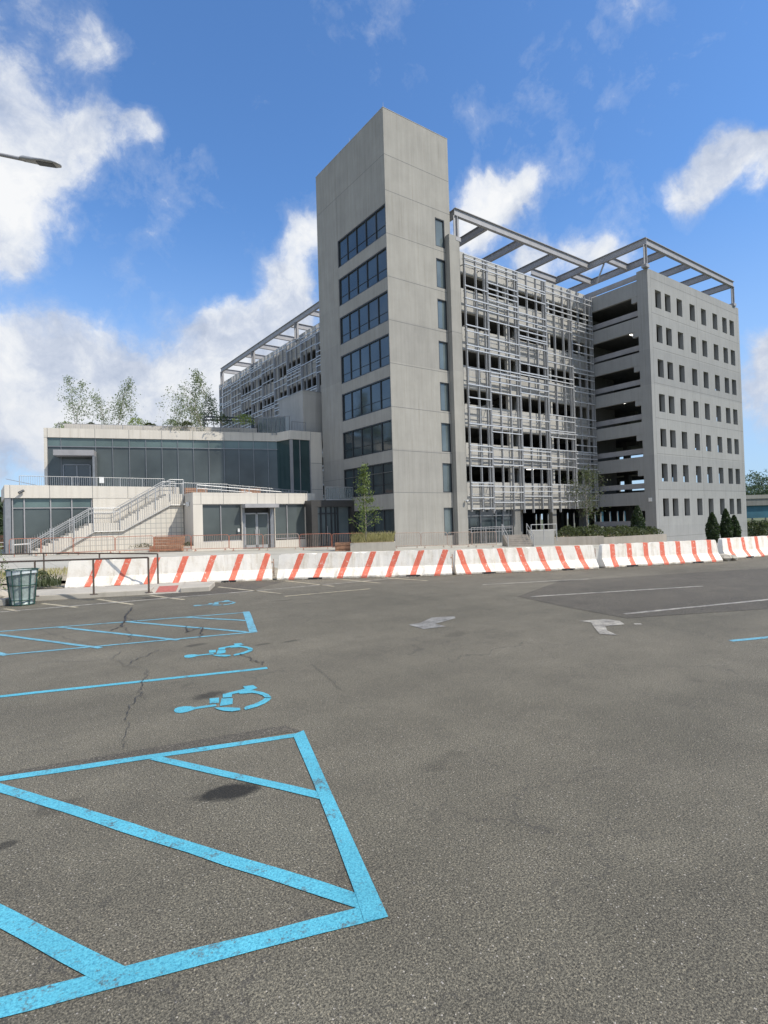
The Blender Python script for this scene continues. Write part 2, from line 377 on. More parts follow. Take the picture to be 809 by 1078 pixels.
# dry dirt bank, subdivided to follow the plaza
m=MB()
for i in range(12):
    x0=-14+i*2.0; x1=x0+2.0
    def yf(x): return 21.2-(x+2.4)*.50+.25 if x<1.7 else 19.35-(x-1.7)*.48
    for k in range(6):
        a0=yf(x0)+k*1.5; a1=yf(x1)+k*1.5
        m.quad(*[(x,y,gz(x,y)+.02+.12*math.sin(x*1.3+y)**2*(0<k<6)) for x,y in((x0,a0),(x1,a1),(x1,a1+1.5),(x0,a0+1.5))])
prop(m.build('dirt_verge','straw_ground'),kind='structure')
# kerbed pavement island with ramp pad
kB=np.array(G(221,622.3)); _a=np.array(G(40,632.5)); kA=_a+(_a-kB)/np.linalg.norm(_a-kB)*5; kd=(kB-kA)/np.linalg.norm(kB-kA); kn=np.array([-kd[1],kd[0]])
isl=[tuple(kA),tuple(kB),tuple(kB+kn*1.35+kd*.1),tuple(kA+kn*1.9)]
_fl=lambda pxx: np.array(G(pxx,622.3+(221-pxx)*10.2/181))
_r0,_r1=_fl(158),_fl(190)
_bk=lambda p: tuple(np.array(p)+kn*1.6)
m=MB(); m.prism([isl[0],tuple(_r0),_bk(_r0),isl[3]],-.02,.13); prop(m.build('pavement','kerb_concrete',bevel=.02),kind='structure')
m=MB(); m.prism([tuple(_r1),isl[1],isl[2],_bk(_r1)],-.02,.13); prop(m.build('pavement','kerb_concrete',bevel=.02),kind='structure')
_hz=lambda x,y: .012+.118*min(1,max(0,float(np.dot(np.array([x,y])-_r0,kn))/1.2))
m=MB(); m.prism([tuple(_r0+kd*.003),tuple(_r1-kd*.003),tuple(_r1+kn*1.2-kd*.003),tuple(_r0+kn*1.2+kd*.003)],-.02,_hz); m.prism([tuple(_r0+kn*1.203+kd*.003),tuple(_r1+kn*1.203-kd*.003),_bk(_r1),_bk(_r0)],-.02,.129); prop(m.build('kerb_ramp','kerb_concrete'),kind='structure')
# patch of newer asphalt on the right, repaired trench
m=MB(); m.sheet([G(x,y) for x,y in((590,612),(809,598),(900,598),(900,636),(809,641),(660,651),(600,640),(545,628))][::-1],.004)
prop(m.build('asphalt_patch','asphalt_patch'),kind='structure')
m=MB(); m.sheet([G(x,y) for x,y in((150,631),(262,622),(300,612),(225,612))][::-1],.0035); prop(m.build('asphalt_patch','asphalt_patch'),kind='structure')
m=MB(); m.sheet([G(x,y) for x,y in((-40,822),(60,804),(300,764),(318,770),(300,772),(60,811),(-40,829))][::-1],.003); prop(m.build('asphalt_patch','asphalt_patch'),kind='structure')

# ---- painted markings
def stroke(mb,p,q,w,z=.008,ext0=0,ext1=0):
    p=np.array(p,float);q=np.array(q,float);d=(q-p)/np.linalg.norm(q-p);p=p-d*ext0;q=q+d*ext1;n=np.array([-d[1],d[0]])*w/2
    L=np.linalg.norm(q-p);k=max(1,int(L/.25)); js=[random.uniform(-.006,.006) for _ in range(k+1)]; ks=[random.uniform(-.006,.006) for _ in range(k+1)]
    for i in range(k):
        a=p+(q-p)*i/k;b=p+(q-p)*(i+1)/k; nn=n/np.linalg.norm(n)
        mb.quad((*(a-n+nn*js[i]),z),(*(b-n+nn*js[i+1]),z),(*(b+n+nn*ks[i+1]),z),(*(a+n+nn*ks[i]),z))
def marks(name,label,strokes,mat,z0=.004,extra=()):
    m=MB()
    for i,s in enumerate(strokes): stroke(m,s[0],s[1],s[2],z0+i*.0003,*(s[3:] if len(s)>3 else ()))
    for i,pl in enumerate(extra): m.sheet([G(*p) for p in pl][::-1],z0+.0024+i*.0005)
    o=m.build(name,mat); prop(o,kind='structure'); return o
w=.1
marks('painted_hatch_lines','',[(G(0,820.5),G(317,773.5),.085,2.2,0),(G(0,1062),G(399,959.5),.1,2,0),
  (G(0,829.5),G(384,951),.085,1.6,0),(G(163,798),G(341,839),.075,0,0),(G(0,965),G(122,1028),.1,1.5,0)],'blue_paint',extra=[[(320,769.5),(345,826),(372,885),(409,966.5),(384,972),(375,944),(350,876),(329,822),(308.5,774)]])
marks('painted_hatch_lines','',[(G(0,665),G(258,645),.075,3,0),(G(259.5,644),G(267,666),.13,0,0),(G(0,690),G(268,665.5),.075,3,0),(G(63,660.5),G(188,674),.085),(G(132,654.5),G(260,665.5),.085),
  (G(196,650),G(260,653.5),.085),(G(0,668.5),G(106,682.5),.085,1.5,0),(G(-20,684),G(8,690),.1)],'blue_paint_far')
marks('painted_stall_line','',[(G(0,733.5),G(281.7,703.5),.09,3,0)],'blue_paint')
marks('painted_stall_line','',[(G(769,675),G(830,669),.1,0,2)],'blue_paint_far')
s=.1978
Q=lambda a,b:G(160+a*s,670+b*s)
SYM=[[(118,398),(124,386),(145,378),(175,374),(205,374),(225,379),(340,363),(345,373),(232,389),(208,398),(185,405),(155,410),(128,408)],
[(308,333),(358,328),(358,355),(308,360)],[(372,333),(432,331),(430,362),(395,369),(362,373)],
[(378,310),(496,281),(486,268),(540,262),(563,277),(525,291),(428,310),(426,326),(378,329)],
[(462,302),(500,293),(540,290),(590,299),(622,311),(637,328),(602,328),(590,317),(565,308),(535,303),(470,309)],
[(637,332),(625,345),(600,361),(560,378),(500,394),(490,386),(500,376),(535,366),(565,354),(588,342),(601,332)],
[(332,383),(365,381),(400,381),(470,384),(472,396),(430,403),(385,400),(355,393)]]
for k,(dx,dy) in enumerate([(0,0),(.735,2.21),(2.36,7.1)]):
    m=MB()
    for i,pl in enumerate(SYM): m.sheet([(Q(*p)[0]+dx,Q(*p)[1]+dy) for p in pl][::-1],.005+i*.0004)
    prop(m.build('painted_wheelchair_symbol','blue_paint' if k<2 else 'blue_paint_far'),kind='structure')
s6=.5056; A6=lambda a,b:G(400+a*s6,560+b*s6)
m=MB(); m.sheet([A6(*p) for p in[(60,194),(82,200),(92,203),(138,197),(116,192),(158,180),(155,176),(108,179),(84,190)]],.006); prop(m.build('painted_arrow','faded_white_paint'),kind='structure')
m=MB(); m.sheet([A6(*p) for p in[(415,186),(440,189),(447,200),(458,213),(496,216),(474,206),(470,197),(510,193),(500,186),(470,182)]],.006); prop(m.build('painted_arrow','white_road_paint'),kind='structure')
marks('painted_lane_line','',[(A6(215,110),A6(435,98),.1),(A6(315,135),A6(672,113),.1),(A6(510,171),A6(809,141),.1,0,4),(A6(530,192),A6(545,192),.1),(G(0,644.5),G(277,621.5),.12,4,0),(G(277,621.5),G(470,604),.1),(G(560,600),G(700,594),.1)],'white_road_paint')
marks('painted_bay_lines','',[(G(5,641),G(20,643.5),.1),(G(45,635.5),G(81,639.5),.1),(G(103,631),G(140,636.5),.1),(G(158,627),G(194,631.5),.1),(G(230,618),G(296,625),.09),(G(300,611.5),G(352,617.5),.09),(G(350,609),G(400,614),.09),(G(395,607.5),G(450,611.5),.09),(G(300,628),G(390,620),.09)],'yellow_road_paint')
def crack(px,w,name='asphalt_crack',jit=.03):
    m=MB(); pts=[]
    P=[np.array(G(*p)) for p in px]
    for a,b in zip(P,P[1:]):
        n=max(2,int(np.linalg.norm(b-a)/.07))
        for i in range(n): pts.append(a+(b-a)*i/n+np.array([random.uniform(-jit,jit),random.uniform(-jit,jit)]))
    pts.append(P[-1])
    for i in range(len(pts)-1):
        a,b=pts[i],pts[i+1]; d=b-a; d=d/ (np.linalg.norm(d)+1e-6); n=np.array([-d[1],d[0]])
        w0=.27*w*(.35+.9*abs(math.sin(i*1.7)))*min(1,(i+1)/3); w1=.27*w*(.35+.9*abs(math.sin((i+1)*1.7)))*min(1,(len(pts)-1-i)/3)
        m.quad((*(a-n*w0/2),.0125),(*(b-n*w1/2),.0125),(*(b+n*w1/2),.0125),(*(a+n*w0/2),.0125))
    prop(m.build(name,'crack_dark'),kind='structure')
c4=.3956; Z=lambda a,b:(a*c4,590+b*c4)
crack([Z(355,125),Z(335,150),Z(325,175),Z(295,188)],.1); crack([Z(300,262),Z(350,285),Z(400,290)],.02); crack([Z(372,350),Z(390,372)],.02); crack([Z(325,175),Z(350,195),Z(345,215)],.03); crack([Z(340,430),Z(335,470),Z(330,505)],.015); crack([Z(335,150),Z(370,165)],.04)
crack([Z(425,238),Z(395,255),Z(360,265),Z(340,280)],.04); crack([Z(400,290),Z(378,330),Z(372,350),Z(345,395),Z(335,430)],.028)
crack([Z(500,175),Z(500,192),Z(540,178),Z(535,205)],.07); crack([Z(640,250),Z(665,262),Z(680,270),Z(705,272),Z(700,280)],.05)
crack([Z(105,275),Z(150,268),Z(200,272),Z(300,262),Z(330,240)],.025); crack([Z(110,185),Z(150,200),Z(230,222),Z(300,235)],.02)
crack([A6(130,222),A6(140,235),A6(120,248),A6(150,262),A6(165,275)],.035); crack([A6(95,250),A6(120,248)],.02)
crack([A6(600,310),A6(680,300),A6(809,270)],.02); crack([(330,700),(352,718),(360,728)],.02)
# tactile pad set on the pavement
P1=[G(x,y,.135) for x,y in((162,621.8),(183,620.4),(191,616.6),(171,617.7))]
_a=_r0+kd*.12+kn*.12;_b=_r1-kd*.12+kn*.12
m=MB(); m.sheet([tuple(_a),tuple(_b),tuple(_b+kn*.85),tuple(_a+kn*.85)],lambda x,y:_hz(x,y)+.006); prop(m.build('tactile_pad','tactile_red'),kind='structure')

# ================================================================== STAIR TOWER
X0,Y0,TX,TY,TH=25.67,34.35,32.3,44.95,33.62
base=thing('stair_tower','tall grey concrete stair tower with bands of dark windows at the centre of the building','building',(X0,Y0,0))
WT=[26.2,22.86,19.5,16.17,12.87,9.56,6.36,2.75]; WB=[23.85,20.5,17.15,13.77,10.52,7.25,3.93,.05]
th=.5
holesL=[(.06,b,7.1,t_) for t_,b in zip(WT,WB)]
m=MB(); m.wall((X0,Y0),(0,1),(-1,0),(.0,TY-Y0),(-1.6,TH),[(max(.06,h[0]),h[1],h[2],h[3]) for h in holesL],th)
NT=[26.55,23.2,19.85,16.4,13.02,9.7,6.42,2.8]; NB=[24.2,20.8,17.4,14.05,10.68,7.35,4.04,.55]
# right face starts at X0+.5 behind the corner return
m.wall((X0,Y0),(1,0),(0,-1),(0.5,TX-X0),(-1.6,TH),[(4.98,b,6.0,t_) for t_,b in zip(NT,NB)],th)
m.box(X0+.5,TY-.4,-1.6,TX-.001,TY,TH-.01); m.box(TX-.4,Y0+.5,-1.6,TX-.002,TY-.4,TH-.012)
m.box(X0+.45,Y0+.45,TH-.8,TX-.3,TY-.3,TH-.5)
m.cur=1
for z in(30.0,27.22,23.88,20.55,17.2,13.88,10.55,7.22,4.0): m.box(X0+.01,Y0-.003,z-.02,TX-.01,Y0+.05,z+.02)
for z in(30.0,5.6): m.box(X0-.003,Y0+.02,z-.015,X0+.05,TY-.01,z+.015)
m.box(X0-.003,Y0+7.15,-.5,X0+.05,Y0+7.17,30)
m.build('wall',['panel_concrete','joint'],base)
m=MB(); m.box(X0-.02,Y0-.02,TH,TX+.02,TY+.02,TH+.03); m.build('coping','spandrel_concrete',base)
for i,(t_,b) in enumerate(zip(WT,WB)):
    y0,y1=Y0+.06,Y0+7.1
    m=MB(); m.quad((X0+.14,y1,b),(X0+.14,y0,b),(X0+.14,y0,t_),(X0+.14,y1,t_)); 
    wdw=m.build('window','tower_glass',base)
    f=MB(); f.box(X0+.03,y0,b,X0+.17,y1,b+.09); f.box(X0+.03,y0,t_-.09,X0+.17,y1,t_); f.box(X0+.03,y0,b+.09,X0+.17,y0+.09,t_-.09); f.box(X0+.03,y1-.09,b+.09,X0+.17,y1,t_-.09)
    for k in range(1,5): yy=y0+(y1-y0)*k/5; f.box(X0+.06,yy-.035,b+.09,X0+.17,yy+.035,t_-.09)
    if i<7: f.box(X0+.1,y0+.1,b+(t_-b)*.0+.75,X0+.155,y1-.1,b+.78)
    f.build('frame','frame_dark',wdw)
for t_,b in zip(NT,NB):
    x0,x1=X0+4.98,X0+6.0
    m=MB(); m.quad((x0,Y0+.12,b),(x1,Y0+.12,b),(x1,Y0+.12,t_),(x0,Y0+.12,t_)); wdw=m.build('window','narrow_glass',base)
    f=MB(); f.box(x0,Y0+.02,b,x1,Y0+.15,b+.07); f.box(x0,Y0+.02,t_-.07,x1,Y0+.15,t_); f.box(x0,Y0+.02,b+.07,x0+.07,Y0+.15,t_-.07); f.box(x1-.07,Y0+.02,b+.07,x1,Y0+.15,t_-.07); f.build('frame','frame_dark',wdw)
for (x,y) in((X0+.15,Y0+.15),(X0+.15,Y0+5),(X0+.15,TY-.2)):
    m=MB(); m.tube((x,y,TH+.05),(x,y,TH+.55),.015,.006,k=6); m.tube((x,y,TH+.05),(x,y,TH+.12),.04,k=8); m.build('lightning_rod','steel_light',base)

# ================================================================== GARAGE
GX0,GX1,GY0,GY1=33.3,70.6,34.8,91.0
WX0,WY0=51.43,28.07
FL=[3.93+3.31*k for k in range(7)]      # floor levels, last is the roof deck
gar=thing('parking_garage','grey concrete open parking garage behind a metal lattice screen','building',(GX0,GY0,0))
# front spandrels (y = GY0) and left spandrels (x = GX0)
def opens(u0,u1):
    return [(u0,f-.93+3.31*0+0,u1,f) for f in ()]
OB=[5.02+3.31*k for k in range(6)]; OT=[6.36+3.31*k for k in range(6)]
m=MB(); m.wall((GX0,GY0),(1,0),(0,-1),(0.0,WX0-GX0-.02),(2.6,24.72),[(0.12+6.05*j,b,5.95+6.05*j,t_) for b,t_ in zip(OB,OT) for j in range(3)],.3)
m.cur=1
m.build('front_spandrel',['spandrel_concrete','joint'],gar)
m=MB(); m.wall((GX0,GY0+.31),(0,1),(-1,0),(0,GY1-GY0-.31),(2.6,25.7),[(.3+7.0*j,b,6.7+7.0*j,t_) for b,t_ in zip(OB,OT) for j in range(7)],.3)
m.build('side_spandrel','spandrel_concrete',gar)
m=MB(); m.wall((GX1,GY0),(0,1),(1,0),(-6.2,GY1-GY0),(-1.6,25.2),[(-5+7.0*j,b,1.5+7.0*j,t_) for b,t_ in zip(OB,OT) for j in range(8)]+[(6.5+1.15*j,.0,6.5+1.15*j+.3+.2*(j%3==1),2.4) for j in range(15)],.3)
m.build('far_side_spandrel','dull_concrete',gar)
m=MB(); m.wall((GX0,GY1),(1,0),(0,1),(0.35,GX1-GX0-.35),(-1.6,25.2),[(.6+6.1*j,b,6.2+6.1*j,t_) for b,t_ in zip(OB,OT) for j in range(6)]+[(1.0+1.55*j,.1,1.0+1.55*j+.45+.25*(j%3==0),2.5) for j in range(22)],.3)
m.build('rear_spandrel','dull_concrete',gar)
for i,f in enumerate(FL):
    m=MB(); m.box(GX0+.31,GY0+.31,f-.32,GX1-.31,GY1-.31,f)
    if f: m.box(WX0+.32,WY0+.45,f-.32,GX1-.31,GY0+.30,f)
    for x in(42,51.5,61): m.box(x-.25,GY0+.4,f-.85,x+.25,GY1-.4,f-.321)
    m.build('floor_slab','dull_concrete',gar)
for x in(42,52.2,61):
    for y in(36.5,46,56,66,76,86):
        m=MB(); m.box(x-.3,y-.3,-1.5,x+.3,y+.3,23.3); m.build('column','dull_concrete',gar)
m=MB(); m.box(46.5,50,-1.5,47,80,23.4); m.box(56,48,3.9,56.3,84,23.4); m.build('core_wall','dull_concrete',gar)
# ceiling lights inside (lit)
m=None
lm=bpy.data.materials.new('lamp_lit'); lm.use_nodes=True; e=lm.node_tree.nodes['Principled BSDF']; e.inputs['Emission Color'].default_value=(1,.95,.85,1); e.inputs['Emission Strength'].default_value=4; MATS['lamp_lit']=lm
for (x,y,k) in((42.5,39,1),(47,39,1),(37,39,2),(51.6+3,33,3),(54.5,31.5,5),(46,40,5)):
    m=MB(); z=FL[k+0]-.36 if k<7 else 0; m.box(x-.5,y-.08,z-.06,x+.5,y+.08,z); m.build('ceiling_light','lamp_lit',gar)
# pilaster
m=MB(); m.box(31.75,33.9,-1.6,32.85,34.32,25.3); m.box(32.32,34.32,-1.6,GX0-.004,35.6,25.25)
m.cur=1; m.box(31.747,33.897,17.2,32.853,34.3,17.235)
m.build('pilaster',['panel_concrete','joint'],gar)
# ground floor glazing of the garage front
m=MB(); m.quad((GX0+.1,GY0+.25,-.6),(39.4,GY0+.25,-.6),(39.4,GY0+.25,2.6),(GX0+.1,GY0+.25,2.6)); gw=m.build('lobby_window','tower_glass',gar)
m=MB()
for x in(33.5,35.4,37.3,38.2,39.4): m.box(x-.04,GY0+.12,-.6,x+.04,GY0+.3,2.6)
m.box(GX0+.1,GY0+.13,.9,39.4,GY0+.29,.98); m.box(GX0+.1,GY0+.13,2.05,39.4,GY0+.29,2.12); m.build('frame','frame_grey',gw)
m=MB(); m.box(39.45,GY0+.02,-1.5,40.4,GY0+.4,2.6); m.box(45,GY0+.02,-1.5,45.6,GY0+.5,2.6); m.box(GX0+.05,GY0+.02,-1.6,51.4,GY0+.45,-.3);m.build('ground_wall','dull_concrete',gar)

# lattice screen
TUBE=.115
def fin(mb,P,u,z0,z1,w_):
    q=[P(u-w_/2,z0,.09),P(u+w_/2,z0,.09),P(u+w_/2,z0,-.11),P(u-w_/2,z0,-.11)]; mb.prism([(a[0],a[1]) for a in q],z0,z1)
def panel(mb,o,ud,w,z0,z1,hz,bz=.085,out=(0,-1)):
    def P(u,z,d=0): return (o[0]+ud[0]*u+out[0]*d,o[1]+ud[1]*u+out[1]*d,z)
    n=max(2,round(w/1.25))
    for i in range(n+1):
        u=w*i/n; fin(mb,P,min(max(u,.06),w-.06),z0-random.choice((0,.12,.3)),z1,.075)
    fin(mb,P,w-.38,z0,z1,.05)
    for k_ in range(7):
        zb_=6.36+3.31*(k_-1)
        for dz in(.3,.85,1.45):
            if z0<zb_+dz<z1: mb.bar(P(.05,zb_+dz,-.2),P(w-.05,zb_+dz,-.2),.05,.07)  # extra inner rails, added as shadow bars across the spandrels
    mb.cur=1
    hz=list(hz)
    for k_ in range(-1,6):
        for dz in(.12,1.15,1.8):
            h=6.36+3.31*k_+dz
            if z0+.1<h<z1 and random.random()<.6 and all(abs(h-q)>.2 for q in hz): hz.append(h)
    for h in hz: mb.bar(P(-.02,h,.1),P(w-.06,h,.1),.085,.085)
    mb.cur=0
PX=[33.4,36.1,39.97,43.9,47.8,51.3]
HZ=[[23.75,23.25,20.35,17.6,16.07,14.45,12.0,11.2,9.8,8.0,6.95,6.25,4.6,3.6,2.7],
[23.75,23.25,22.25,21.75,21.3,20.35,18.95,17.4,16.07,14.45,13.65,12.75,10.75,9.8,9.3,7.9,7.0,4.6,4.1,3.2],
[22.8,21.9,20.4,19.3,18.8,18.3,15.8,15.0,14.2,13.6,10.75,9.9,7.9,7.0,6.3,4.65,3.75],
[23.7,23.2,22.1,21.6,21.1,19.9,17.3,16.5,15.2,14.4,11.0,10.0,9.35,7.4,6.6,4.2,3.25],
[23.7,23.2,22.1,21.6,21.1,20.3,18.85,17.3,16.0,15.5,14.6,10.7,9.8,8.8,7.95,7.0,4.2,3.35]]
for i in range(5):
    m=MB(); panel(m,(PX[i],34.02),(1,0),PX[i+1]-PX[i],2.55,24.12,HZ[i])
    for z in(5.9,12.5,19.1,24.3):
        for u in(.3,PX[i+1]-PX[i]-.3): m.bar((PX[i]+u,34.05,z-.9),(PX[i]+u,GY0-.002,z-.9),.06)
    m.build('screen_panel',['screen_metal_shaded','screen_rail_sunlit'],gar)
rs=random.Random(3); prev=[]
y=GY0
while y<GY1-1:
    w_=min(3.9,GY1-y); hz=[]
    for lv in range(7):
        b=2.9+3.31*lv
        cand=[b+rs.uniform(0,.3),b+rs.uniform(.5,1.0),b+rs.uniform(1.4,1.9),b+rs.uniform(2.1,2.6)]
        hz+= [c for c in cand if rs.random()<.62]
    hz+= [h for h in prev if rs.random()<.6]; hz=[h for h in hz if h<25.1]; prev=hz[:12]
    m=MB(); panel(m,(32.75,y),(0,1),w_,2.6,25.25,hz,out=(-1,0))
    for z in(5.9,12.5,19.1,24.0): m.bar((32.75,y+.3,z),(GX0-.002,y+.3,z),.06)
    m.build('screen_panel',['screen_metal_shaded','screen_rail_sunlit'],gar); y+=3.9

# ================================================================== WING
wing=thing('garage_wing','pale concrete wing with rows of small rectangular openings at the right end','building',(WX0,WY0,0))
WXs=[52.68,54.45,56.7,59.3,61.7,64.24,66.48,68.23]
hol=[(x-WX0,1.57+3.31*k+.01*k,x-WX0+1.07,3.27+3.31*k+.01*k) for x in WXs for k in range(7)]
m=MB(); m.wall((WX0,WY0),(1,0),(0,-1),(0,GX1-WX0),(-1.8,24.95),hol,.42)
m.cur=1
for z in(24.15,20.85,17.52,14.2,10.88,7.5,4.1,-.36): m.box(WX0+.5,WY0-.003,z-.018,GX1-.03,WY0+.04,z+.018)
for x in(51.95,60.8,70.1): m.box(x-.015,WY0-.0035,-1.0,x+.015,WY0+.04,24.9)
m.build('front_wall',['wing_concrete','joint'],wing)
m=MB()
m.box(WX0,WY0+.421,-1.8,WX0+.45,29.15,24.95)
SB=[-1.6,2.7,6.03,9.4,12.75,16.02,19.33,22.65]; ST=[.35,3.95,7.3,10.6,13.95,17.25,20.6,24.1]
for b,t_ in zip(SB,ST): m.box(WX0,29.151,b,WX0+.32,34.78,t_); m.box(WX0+.02,29.15,b-.55,WX0+.4,29.75,b-.001)
m.build('side_wall','wing_concrete',wing)
for t_ in ST:
    m=MB(); m.box(WX0+.5,29.2,t_+.35,WX0+.62,34.9,t_+.85); m.build('guard_band','steel_grey',wing)
m=MB(); m.box(52.2,36,3.0,58,36.3,23); m.build('inner_wall','dull_concrete',wing)
m=MB(); m.box(WX0-.12,WY0+.35,3.0,WX0-.002,WY0+.65,3.35); m.build('wall_light','white_paint_metal',wing)

# ================================================================== PERGOLA
perg=thing('rooftop_pergola','open frame of grey steel beams standing on the garage roof','pergola',(GX0,GY0,24.9))
def ibeam(mb,p,q,d=.62,w=.3):
    p=Vector(p);q=Vector(q)
    mb.bar(p,q,.05,d-.05); mb.bar(p+Vector((0,0,d/2)),q+Vector((0,0,d/2)),w,.05); mb.bar(p-Vector((0,0,d/2)),q-Vector((0,0,d/2)),w,.05)
def beam(p,q,name='beam'):
    m=MB(); ibeam(m,p,q); m.build(name,'steel_grey',perg)
ZB=27.44
beam((32.6,34.1,ZB),(51.15,34.1,ZB)); beam((32.8,34.26,ZB),(32.8,90.2,ZB)); beam((51.3,27.95,ZB),(51.3,46.2,ZB)); beam((51.46,28.1,ZB),(69.6,28.1,ZB))
for x in(36.5,41.3,46.2): beam((x,34.26,ZB-.03),(x,46.04,ZB-.03),'cross_beam')
for x in(55.05,60,64.5,69.35): beam((x,28.26,ZB-.03),(x,46.04,ZB-.03),'cross_beam')
beam((33,46.2,ZB),(51.14,46.2,ZB)); beam((51.46,46.2,ZB),(69.5,46.2,ZB))
beam((51.46,32.1,ZB-.03),(54.89,32.1,ZB-.03),'cross_beam'); beam((51.46,36.3,ZB-.03),(54.89,36.3,ZB-.03),'cross_beam'); beam((47,38,ZB-.1),(51.1,38,ZB-.1),'cross_beam')
beam((37.2,46.4,ZB),(37.2,90.2,ZB))
for k in range(9): beam((32.96,50+5*k,ZB-.03),(37.04,50+5*k,ZB-.03),'cross_beam')
for x,y in((32.78,34.1),(51.3,28.12),(69.45,28.12),(32.8,46.2),(32.8,63.3),(32.8,77),(32.8,89.8)):
    m=MB(); m.bar((x,y,24.96),(x,y,27.12),.34,.05); m.bar((x-.16,y,24.96),(x-.16,y,27.12),.05,.3); m.bar((x+.16,y,24.96),(x+.16,y,27.12),.05,.3); m.box(x-.28,y-.22,24.955,x+.28,y+.28,25.25 if y<35 else 25.0); m.build('post','steel_grey',perg)
for y in(51.3,): pass
for x,y in((37.2,50),(37.2,70),(37.2,90),(60,46.2),(69.35,46.2),(51.3,46.2)):
    m=MB(); m.bar((x,y,23.81),(x,y,27.1),.3); m.build('post','steel_grey',perg)
m=MB(); m.bar((51.45,32.5,27.1),(*G(628,299,25.2),25.2),.14); m.build('brace','steel_grey',perg)
m=thing('rooftop_unit','grey boxy equipment housing on the wing roof behind the pergola','rooftop unit',(57,38,23.8))
b=MB(); b.box(54.5,36.5,23.81,60.5,40.5,26.1); b.box(56.0,37.0,26.1,59,39.5,26.5); b.build('housing','steel_grey',m)
b=MB()
for k in range(9): b.box(54.44,36.8,24.3+k*.18,54.499,40.2,24.38+k*.18)
b.build('louvre','frame_grey',m)

# ================================================================== LEFT BLOCKS
K=.9287
def kx(v): return v*K
def kz(v): return 1.7+(v-1.7)*K
def railing(mb,p,q,h,step=.13,r=.012,top=.022,posts=1.6,bottom=True):
    p=Vector(p);q=Vector(q);L=(q-p).length;n=max(1,int(L/step))
    up=Vector((0,0,h))
    mb.tube(p+up,q+up,top,k=6)
    if bottom: mb.tube(p+Vector((0,0,.08)),q+Vector((0,0,.08)),r*1.2,k=5)
    for i in range(n+1):
        c=p+(q-p)*i/n; mb.bar(c+Vector((0,0,.08 if bottom else 0)),c+up,r*1.4)
    n=max(1,round(L/posts))
    for i in range(n+1):
        c=p+(q-p)*i/n; mb.bar(c,c+up,.045)
# lower left retail block
LY=45.32
low=thing('lower_retail_block','low white block with tinted shop glazing behind the outdoor stairs at far left','building',(1.6,LY,0))
xl=kx(1.62); x1=kx(7.32); xr=12.9; zt=kz(5.22); zb=kz(4.28)
m=MB(); m.box(xl,LY,zb,xr,LY+.35,zt); m.box(xl,LY+.351,zb,xl+.35,LY+6,zt); m.box(x1,LY+.02,-.5,xr,LY+.4,zb-.001)
m.cur=1
for x in(kx(4.43),kx(7.31),kx(9.85),kx(1.95)): m.box(x-.015,LY-.003,zb+.01,x+.015,LY+.05,zt-.01)
m.build('parapet',['precast_white','joint'],low)
m=MB(); m.box(xl+.36,LY+.36,zb+.1,xr,LY+9,zb+.4); m.build('roof','roof_grey',low)
m=MB(); m.box(xl+.02,LY+.05,-.5,kx(2.0),LY+.5,zb-.002); m.build('corner_pier','frame_grey',low)
m=MB(); m.box(xl+.1,LY+.6,-.5,xl+.3,LY+6,zb-.002); m.build('side_wall','dull_concrete',low)
m=MB(); m.quad((kx(2.0),LY+.22,0),(x1,LY+.22,0),(x1,LY+.22,zb),(kx(2.0),LY+.22,zb)); g=m.build('shop_window','store_glass',low)
m=MB()
for x in(2.1,2.82,4.49,5.89,7.25): m.box(kx(x)-.035,LY+.12,0,kx(x)+.035,LY+.25,zb-.005)
m.box(kx(2.1),LY+.14,kz(3.55)-.03,x1,LY+.24,kz(3.55)+.03); m.build('frame','steel_grey',g)
m=MB(); m.quad((kx(2.15),LY+.2,kz(3.6)),(x1-.03,LY+.2,kz(3.6)),(x1-.03,LY+.2,zb-.02),(kx(2.15),LY+.2,zb-.02)); m.build('transom','transom_glass',g)
m=MB(); railing(m,(xl+.9,LY+.9,zt-.25),(12.0,LY+.9,zt-.25),.95); m.build('guard_railing','steel_light',low)
m=MB(); m.bar((xl+.2,LY+2.8,zt+.62),(xl+2.4,LY+1.2,zt-.02),.035); m.build('slanted_rail','steel_grey',low)

# upper block, turned about 17 degrees
UA=np.array([4.41,52.43]);UB=np.array([22.12,46.96]);ut=(UB-UA)/np.linalg.norm(UB-UA);un=np.array([ut[1],-ut[0]]); UL=18.53
upb=thing('upper_retail_block','two storey glazed block with white parapet set back behind the terrace at left','building',(4.41,52.43,0))
def U(u,z,d=0): p=UA+ut*u+un*d; return (p[0],p[1],z)
def ubox(mb,u0,d0,z0,u1,d1,z1):
    P=[U(u0,z0,d0),U(u1,z0,d0),U(u1,z0,d1),U(u0,z0,d1)]; mb.prism([(p[0],p[1]) for p in P][::1],z0,z1)
m=MB(); ubox(m,0,-.3,9.35,UL,0,10.1); ubox(m,0,-6,9.35,.3,-.301,10.1); ubox(m,0,-.35,3.9,.22,-.02,9.349)
m.box(22.42,45.05,9.33,25.6,45.4,10.11); m.prism([(22.42,45.401),(22.77,45.401),(22.6,47.3),(22.0,47.3),(22.0,46.95)],9.33,10.108)
m.box(24.47,45.052,3.5,25.62,45.6,9.329)
m.cur=1
for u in(1.26-1.0,3.69,6.25,8.8,11.3,13.9,16.4): 
    a=U(u,9.5,.003); b_=U(u,10,.003); ubox(m,u-.015,-.05,9.36,u+.015,.003,10.09)
m.box(24.47,45.046,9.34,24.5,45.1,10.1); m.box(24.48,45.048,7.25,25.6,45.1,7.28); m.box(24.48,45.048,4.9,25.6,45.1,4.93)
m.build('parapet',['precast_white','joint'],upb)
m=MB(); poly=[U(.3,0,-.3)[:2],U(UL,0,-.3)[:2],(22.7,45.5),(25.6,45.5),(25.6,60),(8,62)]
